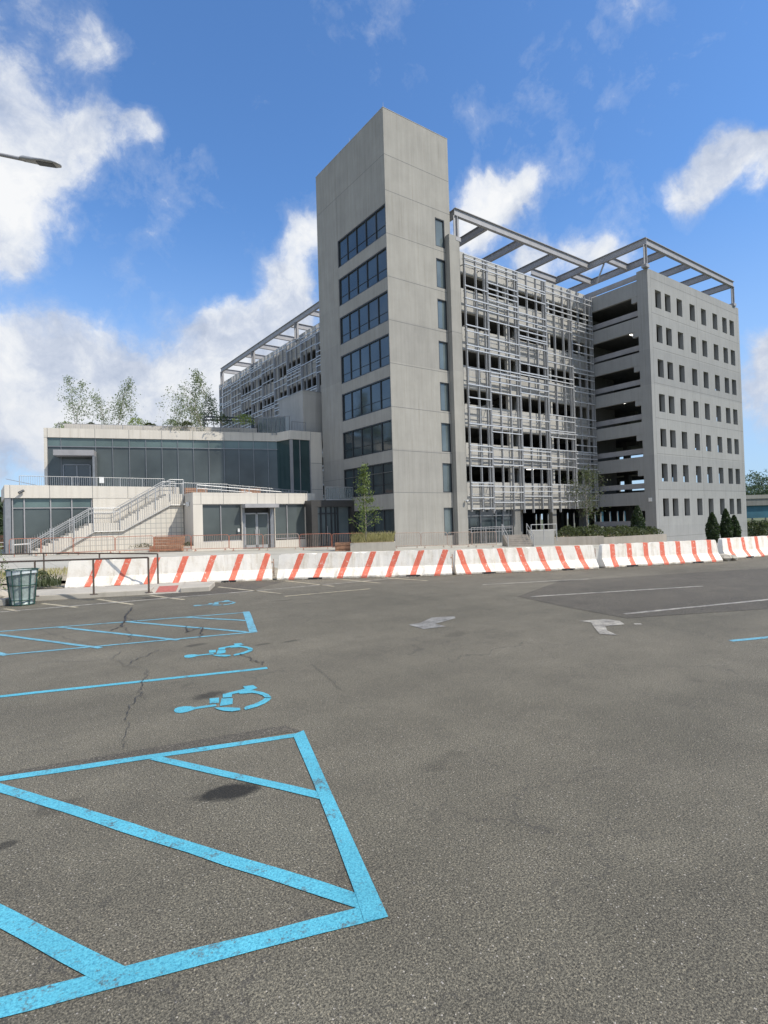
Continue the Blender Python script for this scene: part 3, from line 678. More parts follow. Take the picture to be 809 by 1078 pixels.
m.prism(poly,9.4,9.7); m.build('roof','roof_grey',upb)
m=MB(); m.prism([U(.05,0,-.5)[:2],U(.05,0,-5)[:2],U(.3,0,-5)[:2],U(.3,0,-.5)[:2]],3.9,9.34); m.build('side_wall','frame_grey',upb)
def uq(mb,u0,z0,u1,z1,d): mb.quad(U(u0,z0,d),U(u1,z0,d),U(u1,z1,d),U(u0,z1,d))
m=MB(); uq(m,.22,3.9,UL,9.35,-.15); g=m.build('curtain_glass','store_glass',upb)
m=MB(); uq(m,.25,8.66,UL,9.34,-.13); m.build('transom','transom_glass',g)
m=MB()
u=1.25
for u in [.25,1.2]+[3.72+1.27*k for k in range(12)]: ubox(m,u-.02,-.14,3.9,u+.02,-.07,9.34)
ubox(m,.22,-.135,8.6,UL,-.06,8.66); m.build('mullions','frame_grey',g)
m=MB(); m.quad((22.6,45.2,3.9),(24.47,45.2,3.9),(24.47,45.2,9.33),(22.6,45.2,9.33)); _u=U(UL-.02,0,-.12); m.quad((_u[0],_u[1],3.9),(22.6,45.2,3.9),(22.6,45.2,9.33),(_u[0],_u[1],9.33)); g=m.build('bay_glass','bay_tint',upb)
m=MB(); m.box(22.5,45.1,3.9,22.72,45.3,9.32); m.box(23.4,45.12,3.9,23.45,45.22,9.32); m.box(24.4,45.1,3.9,24.466,45.25,9.32); m.build('frame','steel_grey',g)
# door alcove with canopy
m=MB(); ubox(m,.9,-.03,7.76,3.78,1.25,8.2); m.build('canopy','steel_grey',upb)
m=MB(); ubox(m,3.66,-.03,3.9,3.82,1.2,7.755); m.build('alcove_fin','frame_grey',upb)
m=MB(); uq(m,1.35,4.1,3.3,7.1,-.11); dd=m.build('door','tower_glass',upb)
m=MB(); 
for u in(1.35,2.33,3.3): ubox(m,u-.05,-.125,4.1,u+.05,-.02,7.15)
ubox(m,1.4,-.12,7.1,3.25,-.02,7.2); m.build('door_frame','frame_grey',dd)
m=MB(); 
for u in(2.22,2.44): a=U(u,5.0,.05); m.bar(a,(a[0],a[1],6.1),.035)
m.build('door_handle','steel_light',dd)
# roof garden: planter wall, railing
pl=thing('roof_planter','long low white planter wall along the upper roof edge under the trees','planter',U(1.3,10.1,-.8))
m=MB(); ubox(m,1.3,-3.2,9.75,16.85,-.9,10.62); m.build('planter_wall','precast_white',pl)
m=MB(); ubox(m,1.5,-3.0,10.621,16.6,-1.1,10.66); m.build('soil','soil',pl)
rl=thing('roof_railing','thin steel guard railing along the front edge of the upper roof','railing',U(1.3,10.1,-.2))
m=MB(); railing(m,U(1.0,9.95,-.55),U(16.8,9.95,-.55),.62); railing(m,U(.0,9.95,-4),U(1.0,9.95,-.55),.75,step=.6); m.build('bars','steel_grey',rl)
tr=thing('roof_trellis','small dark steel frame standing over the roof garden planter beside the lattice screen','trellis',U(12.2,10.6,-1.5))
m=MB()
a=U(12.3,10.6,-1.3);b=U(16.6,10.6,-1.3);c=U(16.6,10.6,-2.8);d=U(12.3,10.6,-2.8)
for q in(a,b,c,d): m.bar(q,(q[0],q[1],11.6),.12)
up=lambda q:(q[0],q[1],11.62)
for p,q in((a,b),(b,c),(c,d),(d,a)): m.bar(up(p),up(q),.13)
m.build('frame','frame_dark',tr)
ws=thing('roof_windscreen','dark glass screen on the upper roof beside the pale bulkhead','windscreen',U(16.9,10.1,-.6))
m=MB(); p=U(16.95,9.9,-.5); m.quad(p,(22.9,46.0,9.9),(22.9,46.0,11.5),(p[0],p[1],11.5)); m.build('panes','rail_glass',ws)
m=MB(); m.quad((p[0],p[1]+.8,9.9),(22.9,46.8,9.9),(22.9,46.8,11.7),(p[0],p[1]+.8,11.7)); m.build('rear_panes','tower_glass',ws)
m=MB()
for k in range(8): x=p[0]+(22.9-p[0])*k/7; y=p[1]+(46-p[1])*k/7; m.bar((x,y,9.9),(x,y,11.55),.05)
m.bar((p[0],p[1],11.55),(22.9,46,11.55),.06); m.build('rail','frame_grey',ws)
bh=thing('rooftop_bulkhead','plain pale concrete box on the upper block against the stair tower','rooftop bulkhead',(24.4,46.2,9.7))
m=MB(); m.box(24.41,46.2,9.6,30,51.2,14.08); m.build('walls','precast_white' if 0 else 'spandrel_concrete',bh)
m=MB(); m.box(24.37,46.16,14.081,30,51.24,14.14); m.build('coping','steel_light',bh)
m=MB(); m.tube((23.0,45.6,10.1),(23.0,45.6,11.2),.02); railing(m,(22.9,45.6,10.1),(24.3,45.6,10.1),.9,step=.25); prop(m.build('bulkhead_railing','frame_grey'),'small dark railing on the roof corner in front of the pale bulkhead','railing')

# pavilion beside the tower entrance
PK=.9255; PY=41.0
px=lambda v:v*PK; pz=lambda v:1.7+(v-1.7)*PK
pav=thing('shop_pavilion','single storey white pavilion with double doors and tinted glass beside the tower entrance','building',(px(13.62),PY,0))
zt=pz(4.5); zb=pz(3.58); a,b=px(13.62),px(24.35)
m=MB(); m.wall((a,PY),(1,0),(0,-1),(0,b-a),(-.6,zt),[(px(14.36)-a,pz(.6),px(17.55)-a,zb),(px(17.6)-a,-.6,px(20.45)-a,zb),(px(20.5)-a,pz(.5),px(23.4)-a,zb)],.35)
m.box(a,PY+.351,-.6,a+.35,PY+2.6,zt); m.box(b-.35,PY+.351,-.6,b,PY+3.6,zt)
m.cur=1
for x in(14.25,16.05,18.95,20.55,21.8,23.45): m.box(px(x)-.015,PY-.003,zb+.01,px(x)+.015,PY+.05,zt-.01)
m.box(a+.01,PY-.0035,zb-.012,b-.01,PY+.04,zb+.012)
m.build('wall',['precast_white','joint'],pav)
m=MB(); m.box(a+.36,PY+.36,zb+.05,b-.36,PY+4,zb+.35); m.box(a+.36,PY+4.0,3.1,25.6,PY+9,3.5); m.build('roof','roof_grey',pav)
for x0,x1_ in((14.36,17.55),(20.5,23.4)):
    m=MB(); m.quad((px(x0),PY+.18,.4),(px(x1_),PY+.18,.4),(px(x1_),PY+.18,zb),(px(x0),PY+.18,zb)); g=m.build('shop_window','store_glass',pav)
    m=MB(); xm=px(15.85 if x0<15 else 21.66); m.box(xm-.03,PY+.1,.4,xm+.03,PY+.2,zb-.002); m.box(px(x0),PY+.1,zb-.06,px(x1_),PY+.2,zb-.003); m.box(px(x0),PY+.1,pz(.6)+.001,px(x1_),PY+.2,pz(.6)+.06); m.build('frame','steel_grey',g)
m=MB(); m.quad((px(17.6),PY+.6,-.3),(px(20.45),PY+.6,-.3),(px(20.45),PY+.6,zb),(px(17.6),PY+.6,zb)); m.build('recess','charcoal_panel',pav)
for x0,x1_ in((17.95,18.93),(19.02,20.0)):
    m=MB(); m.quad((px(x0),PY+.35,.1),(px(x1_),PY+.35,.1),(px(x1_),PY+.35,pz(2.75)),(px(x0),PY+.35,pz(2.75))); d=m.build('door','store_glass',pav)
    m=MB(); 
    for x in(x0,x1_): m.box(px(x)-.05,PY+.3,.05,px(x)+.05,PY+.4,pz(2.8))
    m.box(px(x0),PY+.3,pz(2.75),px(x1_),PY+.4,pz(2.85)); m.box(px(x0),PY+.3,.05,px(x1_),PY+.4,.3); m.build('door_frame','steel_light',d)
    m=MB(); xm=px(x1_ if x0<18.5 else x0)+(-.12 if x0<18.5 else .12); m.bar((xm,PY+.25,1.0),(xm,PY+.25,1.5),.03); m.build('door_handle','steel_light',d)
for q0,q1 in((17.62,17.85),(20.1,20.43)):
    m=MB(); m.box(px(q0),PY+.1,-.2,px(q1),PY+.5,zb-.003); m.build('door_surround','frame_grey',pav)
m=MB(); m.box(px(17.55),PY-.75,pz(3.26),px(20.5),PY-.004,pz(3.57)); m.build('canopy','steel_grey',pav)
m=MB(); m.box(px(17.2),PY-.02,1.35,px(17.34),PY+.12,1.6); m.build('notice','white_paint_metal',pav)
# terrace ramp rails over the pavilion
rp=thing('terrace_handrail','steel railing with handrail sloping down across the terrace above the shop pavilion','railing',(13,PY+2.5,4.2))
m=MB(); railing(m,(12.7,PY+2.9,4.05),(16.3,PY+2.9,4.0),1.15); railing(m,(16.3,PY+2.9,4.0),(23.4,PY+2.9,3.55),1.1); m.build('bars','steel_light',rp)
m=MB(); m.tube((13.6,PY+2.2,5.0),(23.2,PY+2.2,4.35),.045,k=6); m.tube((13.6,PY+2.2,4.75),(18,PY+2.2,4.45),.035,k=6)
for k in range(6): x=13.6+1.9*k; m.bar((x,PY+2.2,3.6),(x,PY+2.2,5.0-.068*1.9*k),.05)
m.build('handrail','steel_light',rp)
for i,(x,lab) in enumerate(((13.1,'brown timber planter box at the head of the outdoor stairs'),(17.6,'brown timber bench on the terrace over the pavilion door'))):
    t_=thing('terrace_box',lab,'planter' if i==0 else 'bench',(x,PY+3.6,4)); m=MB()
    for k in range(4): m.box(x,PY+3.4,4.0+k*.22,x+1.7,PY+3.9,4.2+k*.22)
    m.build('boards','wood',t_); m=MB(); m.box(x+.05,PY+3.45,3.8,x+1.65,PY+3.85,4.0); m.build('base','dull_concrete',t_)

# entrance vestibule
VY=39.9
ves=thing('entrance_vestibule','dark boxy entrance porch with glass doors and balcony at the foot of the tower','building',(21.5,VY,0))
a,b=21.6,25.62; zt=3.68
m=MB(); m.wall((a,VY),(1,0),(0,-1),(0,b-a),(-.4,zt),[(.55,-.4,3.75,3.15)],.3); m.box(a,VY+.301,-.4,a+.3,VY+1.0,zt); m.box(a,VY+1.0,3.2,b,VY+4.9,zt-.002); m.build('surround','charcoal_panel',ves)
m=MB(); m.quad((a+.55,VY+.3,0),(b-.3,VY+.3,0),(b-.3,VY+.3,3.15),(a+.55,VY+.3,3.15)); g=m.build('glazing','narrow_glass',ves)
m=MB()
for x in(.6,.98,1.45,1.95,2.3,2.55,3.65): m.box(a+x-.05,VY+.2,0,a+x+.05,VY+.32,3.14)
m.box(a+.6,VY+.21,2.55,a+2.5,VY+.315,2.67); m.build('door_frame','frame_dark',g)
m=MB(); m.bar((a+1.5,VY+.15,.9),(a+1.5,VY+.15,1.6),.04); m.build('door_handle','steel_light',g)
m=MB(); m.quad((23.0,VY+.1,3.7),(25.6,VY+.1,3.7),(25.6,VY+.1,4.75),(23.0,VY+.1,4.75)); m.build('balcony_glass','rail_glass',ves)
m=MB()
for k in range(16): x=23.0+2.6*k/15; m.bar((x,VY+.12,3.7),(x,VY+.12,4.72),.03)
m.bar((23,VY+.1,4.76),(25.6,VY+.1,4.76),.05); m.bar((23,VY+.1,3.72),(25.6,VY+.1,3.72),.1); m.build('balcony_rail','steel_light',ves)

# outdoor staircase
SY=43.0
st=thing('outdoor_staircase','white two flight outdoor staircase with steel railings climbing to the terrace','staircase',(3,SY,0))
f=lambda x,z:(kx(x),kz(z))
(xa,za),(xb,zb_),(xc,zc),(xd,zd)=f(3.1,.25),f(6.95,2.3),f(8.75,2.3),f(12.45,4.5)
n1=12;n2=13; prof=[]
x=xa;z=za
for i in range(n1): z+= (zb_-za)/n1; prof+= [(x,z-(zb_-za)/n1),(x,z)]; x+=(xb-xa)/n1
prof.append((xb,zb_)); x=xc;z=zc
for i in range(n2): z+=(zd-zc)/n2; prof+=[(x,z-(zd-zc)/n2),(x,z)]; x+=(xd-xc)/n2
prof+= [(xd,zd),(kx(13.5),zd)]
low_=[(kx(13.5),kz(3.6)),(kx(12.49),kz(3.6)),(kx(8.97),kz(1.66)),(kx(7.03),kz(1.66)),(kx(4.46),kz(.12)),(xa+.2,-.1),(xa,-.1)]
poly=prof+low_
m=MB(); n=len(m.v); k=len(poly)
W_=2.2
m.v+=[(x,SY,z) for x,z in poly]+[(x,SY+W_,z) for x,z in poly]
m.f.append(tuple(range(k))); m.m.append(0); m.f.append(tuple(reversed(range(k,2*k)))); m.m.append(0)
for i in range(k): j=(i+1)%k; m.f.append((j,i,k+i,k+j)); m.m.append(0)
m.build('steps','precast_white',st)
m=MB(); q=[(kx(13.5),kz(3.6)),(kx(12.49),kz(3.6)),(kx(8.97),kz(1.66)),(kx(7.03),kz(1.66)),(kx(4.46),kz(.12)),(kx(4.46),-.5),(kx(13.5),-.5)]
m.v+=[(x,SY+.12,z) for x,z in q]+[(x,SY+W_-.05,z) for x,z in q]; k=len(q)
m.f.append(tuple(range(k)));m.m.append(0);m.f.append(tuple(reversed(range(k,2*k))));m.m.append(0)
for i in range(k): j=(i+1)%k; m.f.append((j,i,k+i,k+j)); m.m.append(0)
m.build('tiled_wall','tile_grid',st)
def zst(x):
    if x<xa: return za
    if x<xb: return za+(zb_-za)*(x-xa)/(xb-xa)
    if x<xc: return zc
    if x<xd: return zc+(zd-zc)*(x-xc)/(xd-xc)
    return zd
for yy,nm in((SY-.04,'near'),(SY+W_-.1,'far')):
    m=MB(); pts=[(xa-1.0,.97),(xa-.1,1.0),(xb,zb_+1.05),(xc,zc+1.05),(xd,zd+1.05),(kx(13.5),zd+1.05)]
    m.path([(x,yy,z) for x,z in pts],.032,k=6); m.path([(x,yy-.03,z-.3) for x,z in pts[1:]],.02,k=6)
    pl_=[(xa+.25,-.1),(kx(4.46),kz(.12)),(kx(7.03),kz(1.66)),(kx(8.97),kz(1.66)),(kx(12.49),kz(3.6)),(kx(13.5),kz(3.6))]
    if nm=='near': m.path([(x,yy,z) for x,z in pl_],.03,k=6)
    x=xa
    while x<kx(13.5):
        zl=zst(x)-.45 if nm=='near' else zst(x)+.05
        if nm=='near':
            for (p,q_) in zip(pl_,pl_[1:]):
                if p[0]<=x<=q_[0]: zl=p[1]+(q_[1]-p[1])*(x-p[0])/(q_[0]-p[0]+1e-6)
        m.bar((x,yy,max(0,zl)),(x,yy,zst(x)+1.03),.013); x+=.15
    for x in [xa-1,xa-.1,xa+1.2,xa+2.4,xb,xc,xc+1.2,xc+2.4,xd,kx(13.5)]: m.bar((x,yy,max(0,zst(x)-.5)),(x,yy,zst(x)+1.0),.06)
    m.build('railing','steel_light',st)

# ================================================================== small fixtures on the walls
def security_camera(loc,label):
    t_=thing('security_camera',label,'camera',loc,local=True); m=MB(); m.tube((0,0,0),(0,-.25,-.02),.035); m.tube((0,-.24,.05),(0,-.24,-.06),.12,.12,k=14); m.build('mount','white_paint_metal',t_)
    m=MB()
    for i in range(4): a=i*math.pi/8; b=(i+1)*math.pi/8; m.tube((0,-.24,-.06-.11*math.sin(a)),(0,-.24,-.06-.11*math.sin(b)),.11*math.cos(a),max(.004,.11*math.cos(b)),k=14)
    m.build('dome','frame_grey',t_,smooth=True)
security_camera((32.6,33.9,3.35),'white dome security camera at the foot of the garage pilaster')
t_=thing('security_camera','dark bullet security camera on the white parapet above the stairs','camera',(2.45,LY,kz(4.75)),local=True); m=MB(); m.bar((0,0,0),(0,-.2,0),.06); m.build('bracket','frame_dark',t_); m=MB(); m.tube((-.16,-.28,-.12),(.14,-.16,.06),.085,k=10); m.build('body','frame_dark',t_)
t_=thing('wall_lamp','white wall lamp on the side of the shop pavilion above the tiled wall','lamp',(12.55,PY+.9,3.45),local=True); m=MB(); m.box(-.12,-.15,-.12,.02,.15,.2); m.build('housing','white_paint_metal',t_); m=MB(); m.box(-.35,-.1,.0,-.12,.1,.06); m.build('shade','white_paint_metal',t_)
t_=thing('terrace_sign','small white sign plate on the terrace railing left of the stairs','sign',(kx(8.1),LY+.8,kz(5.2)+.2),local=True); m=MB(); m.box(-.16,-.03,.1,.16,0,.55); m.build('plate','white_paint_metal',t_); m=MB(); m.bar((0,.02,-.5),(0,.02,.3),.04); m.build('post','steel_grey',t_)

# ================================================================== CONCRETE BARRIERS
BAR=[((2.08,19.15),(7.51,16.56),.36,'white concrete barrier with orange stripes behind the pipe railing, leftmost in the row'),
((7.62,16.46),(12.0,13.15),.40,'white concrete barrier with seven forward-leaning orange stripes in front of the young tree'),
((12.2,13.16),(16.47,10.98),-.28,'white concrete barrier with backward-leaning orange stripes in front of the entry steps'),
((16.86,11.0),(21.19,9.24),.02,'white concrete barrier with nearly upright orange stripes below the wing corner'),
((22.3,9.55),(28.0,8.45),-.05,'white concrete barrier with chipped lower corner running out of the right edge')]
PROF=[(-.30,0),(-.30,.075),(-.125,.32),(-.075,.79),(.075,.79),(.125,.32),(.30,.075),(.30,0)]
H0=[.84,.80,.77,.77,.77]
for bi,(p,q,kk,lab) in enumerate(BAR):
    p=np.array(p);q=np.array(q);L=float(np.linalg.norm(q-p)); d=(q-p)/L; nrm=np.array([-d[1],d[0]])
    mat=barrier_mat('barrier_paint_%d'%bi,kk,L*.97,7,.185,[.5,.35,.30,.33,.35][bi]-(.79*kk if kk<0 else 0)*0)
    o0=p+nrm*.30; rz=math.atan2(d[1],d[0]); rnd=random.Random(bi)
    t_=thing('concrete_barrier',lab,'barrier',(o0[0],o0[1],0 if bi else .0),rz,'striped concrete barriers across the lot',local=True)
    sc=H0[bi]/.79; NS=46
    verts=[];faces=[]
    for i in range(NS+1):
        x=L*i/NS
        for j,(yy,zz) in enumerate(PROF):
            X=x; zz2=zz*sc
            if i in(0,NS):   # worn, rounded ends
                X+= (.05 if i==0 else -.05)*(zz/.79)**3
                if zz>.7: zz2-=.03
            jj=(rnd.random()-.5)*.012 if 0<zz else 0
            if j in(1,6) and rnd.random()<.12: jj+= .03*(1 if j==1 else -1); zz2-=.02
            if zz>.7: zz2+= (rnd.random()-.5)*.008 - (.03 if rnd.random()<.06 else 0)
            verts.append((X,yy+jj,max(0,zz2+.01*(zz==0))))
    P=len(PROF)
    for i in range(NS):
        for j in range(P): a_=i*P+j;b_=i*P+(j+1)%P; faces.append((a_,a_+P,b_+P,b_))
    faces.append(tuple(range(P))); faces.append(tuple(reversed(range(NS*P,NS*P+P))))
    mb=MB(); mb.v=verts; mb.f=faces; mb.m=[0]*len(faces); o=mb.build('body','barrier_paint_%d'%bi,t_)
    # lifting slots at the foot: solid boxes, slot shade painted as near-black
    for xx in(L*.22,L*.78): mb=MB(); mb.box(xx-.22,-.306,0.0,xx+.22,.306,.055); mb.build('forklift_slot','slot_shade',t_)
    mb=MB(); mb.tube((L-.03,0,.25),(L+.05,0,.25),.03); mb.tube((L-.03,0,.55),(L+.05,0,.55),.03); mb.tube((L+.05,0,.1),(L+.05,0,.66),.016); mb.build('link_pin','rust_tan',t_)
# rubble between the last two barriers and along their feet
def blob(mb,c,r,seed,flat=.6,k=7):
    rnd=random.Random(seed); n=len(mb.v); rings=4
    for i in range(rings+1):
        a=math.pi*i/rings
        for j in range(k):
            t=2*math.pi*j/k; rr=r*(.8+.4*rnd.random()); mb.v.append((c[0]+rr*math.sin(a)*math.cos(t),c[1]+rr*math.sin(a)*math.sin(t),c[2]+rr*flat*math.cos(a)))
    for i in range(rings):
        for j in range(k): mb.f.append((n+i*k+j,n+i*k+(j+1)%k,n+(i+1)*k+(j+1)%k,n+(i+1)*k+j)); mb.m.append(mb.cur)
for i,(a,b_) in enumerate(((21.75,9.45),(22.0,9.25))):
    mb=MB(); blob(mb,(0,0,.1),[.26,.18][i],i+3); prop(mb.build('concrete_rubble','kerb_concrete',loc=(a,b_,0),off=(0,0,0)),['broken concrete lump between the two right-hand barriers','smaller rubble lump beside the broken concrete lump near the right-hand barriers'][i],'rubble')
# gravel along barrier feet
mb=MB(); rnd=random.Random(5)
for bi,(p,q,_,_) in enumerate(BAR):
    p=np.array(p);q=np.array(q);d=(q-p)/np.linalg.norm(q-p);n_=np.array([-d[1],d[0]])
    for i in range(70):
        c=p+(q-p)*rnd.random()-n_*abs(rnd.gauss(0,.12)); blob(mb,(c[0],c[1],.008),rnd.uniform(.012,.035),i+bi*100,.6,5)
prop(mb.build('loose_grit','debris'),'loose grit and chips along the feet of the barriers','grit',kind='stuff')

# ================================================================== CROWD FENCE
px_posts=[(10,'r'),(44,'r'),(78,'r'),(122,'r'),(163,'r'),(202,'r'),(242,'r'),(278,'t'),(316,'r'),(350,'r'),(384,'t'),(414,'t'),(444,'t'),(472,'t'),(498,'t'),(524,'t')]
FLAB=['at the far left before the shop window corner','beside the foot of the stairs','under the lower stair flight','under the stair landing','in front of the timber bench','left of the pavilion doors','in front of the pavilion doors','right of the pavilion doors','in front of the entrance porch','left of the young tree planter','in front of the young tree planter','at the tower corner','below the tower wall','at the narrow tower windows','in front of the pilaster']
for i in range(len(px_posts)-1):
    a=px_posts[i][0];b=px_posts[i+1][0]; fd=lambda p_: float(np.interp(p_,[8,44,78,122,163,202,498],[34.6,35.6,36.4,37.8,39.0,39.5,41])); DD=fd(a); D2=fd(b)
    A=D(a,575,DD);B=D(b-1,575,D2); za_=gz(A[0],A[1])+.02; L=math.hypot(B[0]-A[0],B[1]-A[1]); rz=math.atan2(B[1]-A[1],B[0]-A[0])
    red=px_posts[i][1]=='r'
    t_=thing('crowd_barrier',('rusty red ' if red else 'faded tan ')+'steel crowd barrier '+FLAB[i],'barrier fence',(A[0],A[1],za_),rz,'steel crowd barriers along the plaza',local=True)
    m=MB(); r=.021; h=1.08; c=.12
    m.path([(0,0,.14),(0,0,h-c),(c*.3,0,h-c*.3),(c,0,h),(L-c,0,h),(L-c*.3,0,h-c*.3),(L,0,h-c),(L,0,.14),(0,0,.14)],r,k=6)
    mt='rust_red' if red and i in(8,9,6) else ('rust_tan' if not red else 'rust_red')
    m.build('frame',mt,t_)
    m=MB(); n=int(L/.12)
    for k in range(1,n): m.bar((L*k/n,0,.14),(L*k/n,0,h),.014)
    m.build('bars','rust_tan',t_)
    m=MB()
    for x in(.25,L-.25): m.bar((x,-.3,.02),(x,.3,.02),.04); m.bar((x,0,.02),(x,0,.15),.04)
    m.build('feet',mt,t_)

# ================================================================== PIPE RAILING, TRASH CAN
def piperail(pts,zs,h,label):
    t_=thing('pipe_railing',label,'railing',(pts[0][0],pts[0][1],0)); m=MB()
    tops=[(x,y,z+h) for (x,y),z in zip(pts,zs)]; m.path(tops,.021,k=8); m.path([(x,y,z-0.0) for x,y,z in tops][:1]*1+tops[:1],.02) if 0 else None
    m.build('top_rail','rail_brown',t_)
    for (x,y),z in list(zip(pts,zs))[1:]:
        m=MB(); m.bar((x,y,z),(x,y,z+h),.04); m.box(x-.08,y-.08,z,x+.08,y+.08,z+.015); m.build('post','rail_brown',t_)
e=np.array((3.75,16.2))-np.array((2.53,16.99))
_p,_q=np.array(G(99,626,.13)),np.array(G(157,624,.13)); _e=_q-_p
piperail([tuple(_q-_e*k) for k in(5.2,3.1,2.05,1,0)],[.13]*5,.88,'brown pipe railing along the front edge of the kerbed pavement')
piperail([(-2.6,23.6),(-.2,21.75),(1.66,20.35),(3.0,19.0),(4.35,17.65)],[.14,.14,.14,.1,.05],.93,'taller brown pipe railing behind the kerb in front of the first barrier')
tc=thing('trash_can','round green wire trash can with pale plastic liner by the kerb','trash can',(.86,16.05,0),local=True)
m=MB(); KS=28; rnd=random.Random(2)
rows=[(.235,.03),(.245,.2),(.262,.42),(.285,.62),(.30,.76),(.315,.80)]
vv=[]
for r0,z in rows:
    for j in range(KS): t=2*math.pi*j/KS; rr=r0-.012+rnd.uniform(-.008,.008)+.005*math.sin(5*t+z*9); vv.append((rr*math.cos(t),rr*math.sin(t),z+(.03*math.sin(2*t+.8) if z>.78 else 0)))
m.v=vv
for i in range(len(rows)-1):
    for j in range(KS): m.f.append((i*KS+j,i*KS+(j+1)%KS,(i+1)*KS+(j+1)%KS,(i+1)*KS+j)); m.m.append(0)
m.f.append(tuple(range(KS))); m.m.append(0)
m.build('liner','liner',tc,smooth=True)
m=MB()
for j in range(KS):
    t=2*math.pi*j/KS;t2=2*math.pi*(j+1)/KS
    for (ra,zz0),(rb,zz1) in (((.325,.70+.05*math.sin(t)),(.335,.83)),):
        f1=lambda t_,r_,z_:(r_*math.cos(t_),r_*math.sin(t_),z_)
        m.quad(f1(t,ra,.71+.05*math.sin(t+2.6)),f1(t2,ra,.71+.05*math.sin(t2+2.6)),f1(t2,rb-.01,.825),f1(t,rb-.01,.825)); m.quad(f1(t,rb-.01,.825),f1(t2,rb-.01,.825),f1(t2,.29,.78),f1(t,.29,.78))
m.build('liner_rim','liner_rim',tc,smooth=True)
m=MB()
for j in range(10): t=2*math.pi*j/10+.2; m.bar((.25*math.cos(t),.25*math.sin(t),0),(.335*math.cos(t),.335*math.sin(t),.84),.022)
for z,r0 in((.02,.25),(.13,.262),(.48,.298),(.84,.338)):
    P=[(r0*math.cos(2*math.pi*j/28),r0*math.sin(2*math.pi*j/28),z) for j in range(29)]; m.path(P,.012,k=5)
m.build('wire_frame','green_paint',tc)
# left planting bed kerb
m=MB(); m.prism([(-4,18.6),(-.3,16.5),(.52,16.1),(.62,16.35),(-.1,16.85),(-3.9,19.1)],0,.16); prop(m.build('kerb','kerb_concrete',bevel=.02),kind='structure')
m=MB(); m.prism([(-4,19.0),(-.1,16.86),(.6,16.5),(.35,17.9),(-3.5,20.4)],0,.1); prop(m.build('planting_bed','soil'),kind='structure')
mb=MB(); blob(mb,(0,0,.16),.2,11,.8,8); mb.v=[(x*1.7,y,z) for x,y,z in mb.v]; prop(mb.build('concrete_chunk','kerb_concrete',loc=(.42,17.1,0),rz=.5,off=(0,0,0)),'broken pale concrete chunk in the weeds beside the trash can','rubble')

# ================================================================== PLANTERS, BENCH, ENTRY STEPS
def rbox(mb,c,w,d,z0,z1,a=-.62):
    ca,sa=math.cos(a),math.sin(a); P=[(c[0]+x*ca-y*sa,c[1]+x*sa+y*ca) for x,y in((-w/2,-d/2),(w/2,-d/2),(w/2,d/2),(-w/2,d/2))]; mb.prism(P,z0,z1)
c=D(393,572,38.3); tp=thing('tree_planter','low pale concrete planter with grasses at the foot of the tower','planter',(c[0],c[1],0))
m=MB(); rbox(m,c,3.0,1.5,-.5,.42); m.build('planter_wall','kerb_concrete',tp); m=MB(); rbox(m,c,2.8,1.3,.42,.46); m.build('soil','soil',tp)
c2=D(362,574,38.6); tb=thing('timber_bench','low brown timber bench end beside the tower planter','bench',(c2[0],c2[1],0)); m=MB()
for k in range(3): rbox(m,(c2[0],c2[1]),1.1,.9,-.2+k*.23,.0+k*.23)
m.build('boards','wood',tb)
m=MB(); rbox(m,(c2[0],c2[1]),1.0,.8,-.35,-.2); m.build('base','dull_concrete',tb)
c3=D(176.5,574,40.2); bn=thing('timber_bench','large brown timber bench with raised back in front of the tiled wall','bench',(c3[0],c3[1],0)); m=MB()
for k in range(2): rbox(m,c3,2.25,.8,.16+k*.2,.34+k*.2)
m.build('seat','wood',bn)
m=MB(); cb=(c3[0]+.2,c3[1]+.3)
for k in range(3): rbox(m,cb,2.2,.14,.56+k*.21,.75+k*.21)
m.build('backrest','wood',bn)
m=MB(); rbox(m,c3,2.1,.7,-.2,.16); m.build('plinth','dull_concrete',bn)
for pxx,w_,lab,zz in((150,1.8,'low cream planter box left of the timber bench',.45),(198,.9,'small cream planter box between bench and pavilion corner',.45)):
    c=D(pxx,578,40.6); t_=thing('planter_box',lab,'planter',(c[0],c[1],0)); m=MB(); rbox(m,c,w_,.7,-.2,zz); m.build('planter_wall','precast_white',t_); m=MB(); rbox(m,c,w_-.15,.55,zz,zz+.03); m.build('soil','soil',t_)
# right side planters
A=D(584,563,43.6);B=D(636,565,43.8);C_=D(702,565.5,47.5)
rp=thing('planter','long low concrete planter wall in front of the garage wing','planter',(A[0],A[1],0))
m=MB()
def wallseg(mb,p,q,z0,z1,t=.3):
    p=np.array(p[:2]);q=np.array(q[:2]);d=(q-p)/np.linalg.norm(q-p);n=np.array([-d[1],d[0]])*t; mb.prism([tuple(p),tuple(q),tuple(q+n),tuple(p+n)],z0,z1)
wallseg(m,A,B,-1.3,.22); m.build('front_wall','warm_concrete',rp)
m=MB(); wallseg(m,B,C_,-1.5,.10,.3); m.build('side_wall','warm_concrete',rp)
m=MB(); m.prism([(A[0]+.2,A[1]+.3),(B[0]+.1,B[1]+.3),(C_[0]-.2,C_[1]+.3),(51.3,28.6),(51.2,33.6),(40.5,33.6)],-1.2,.0); m.build('soil','soil',rp)
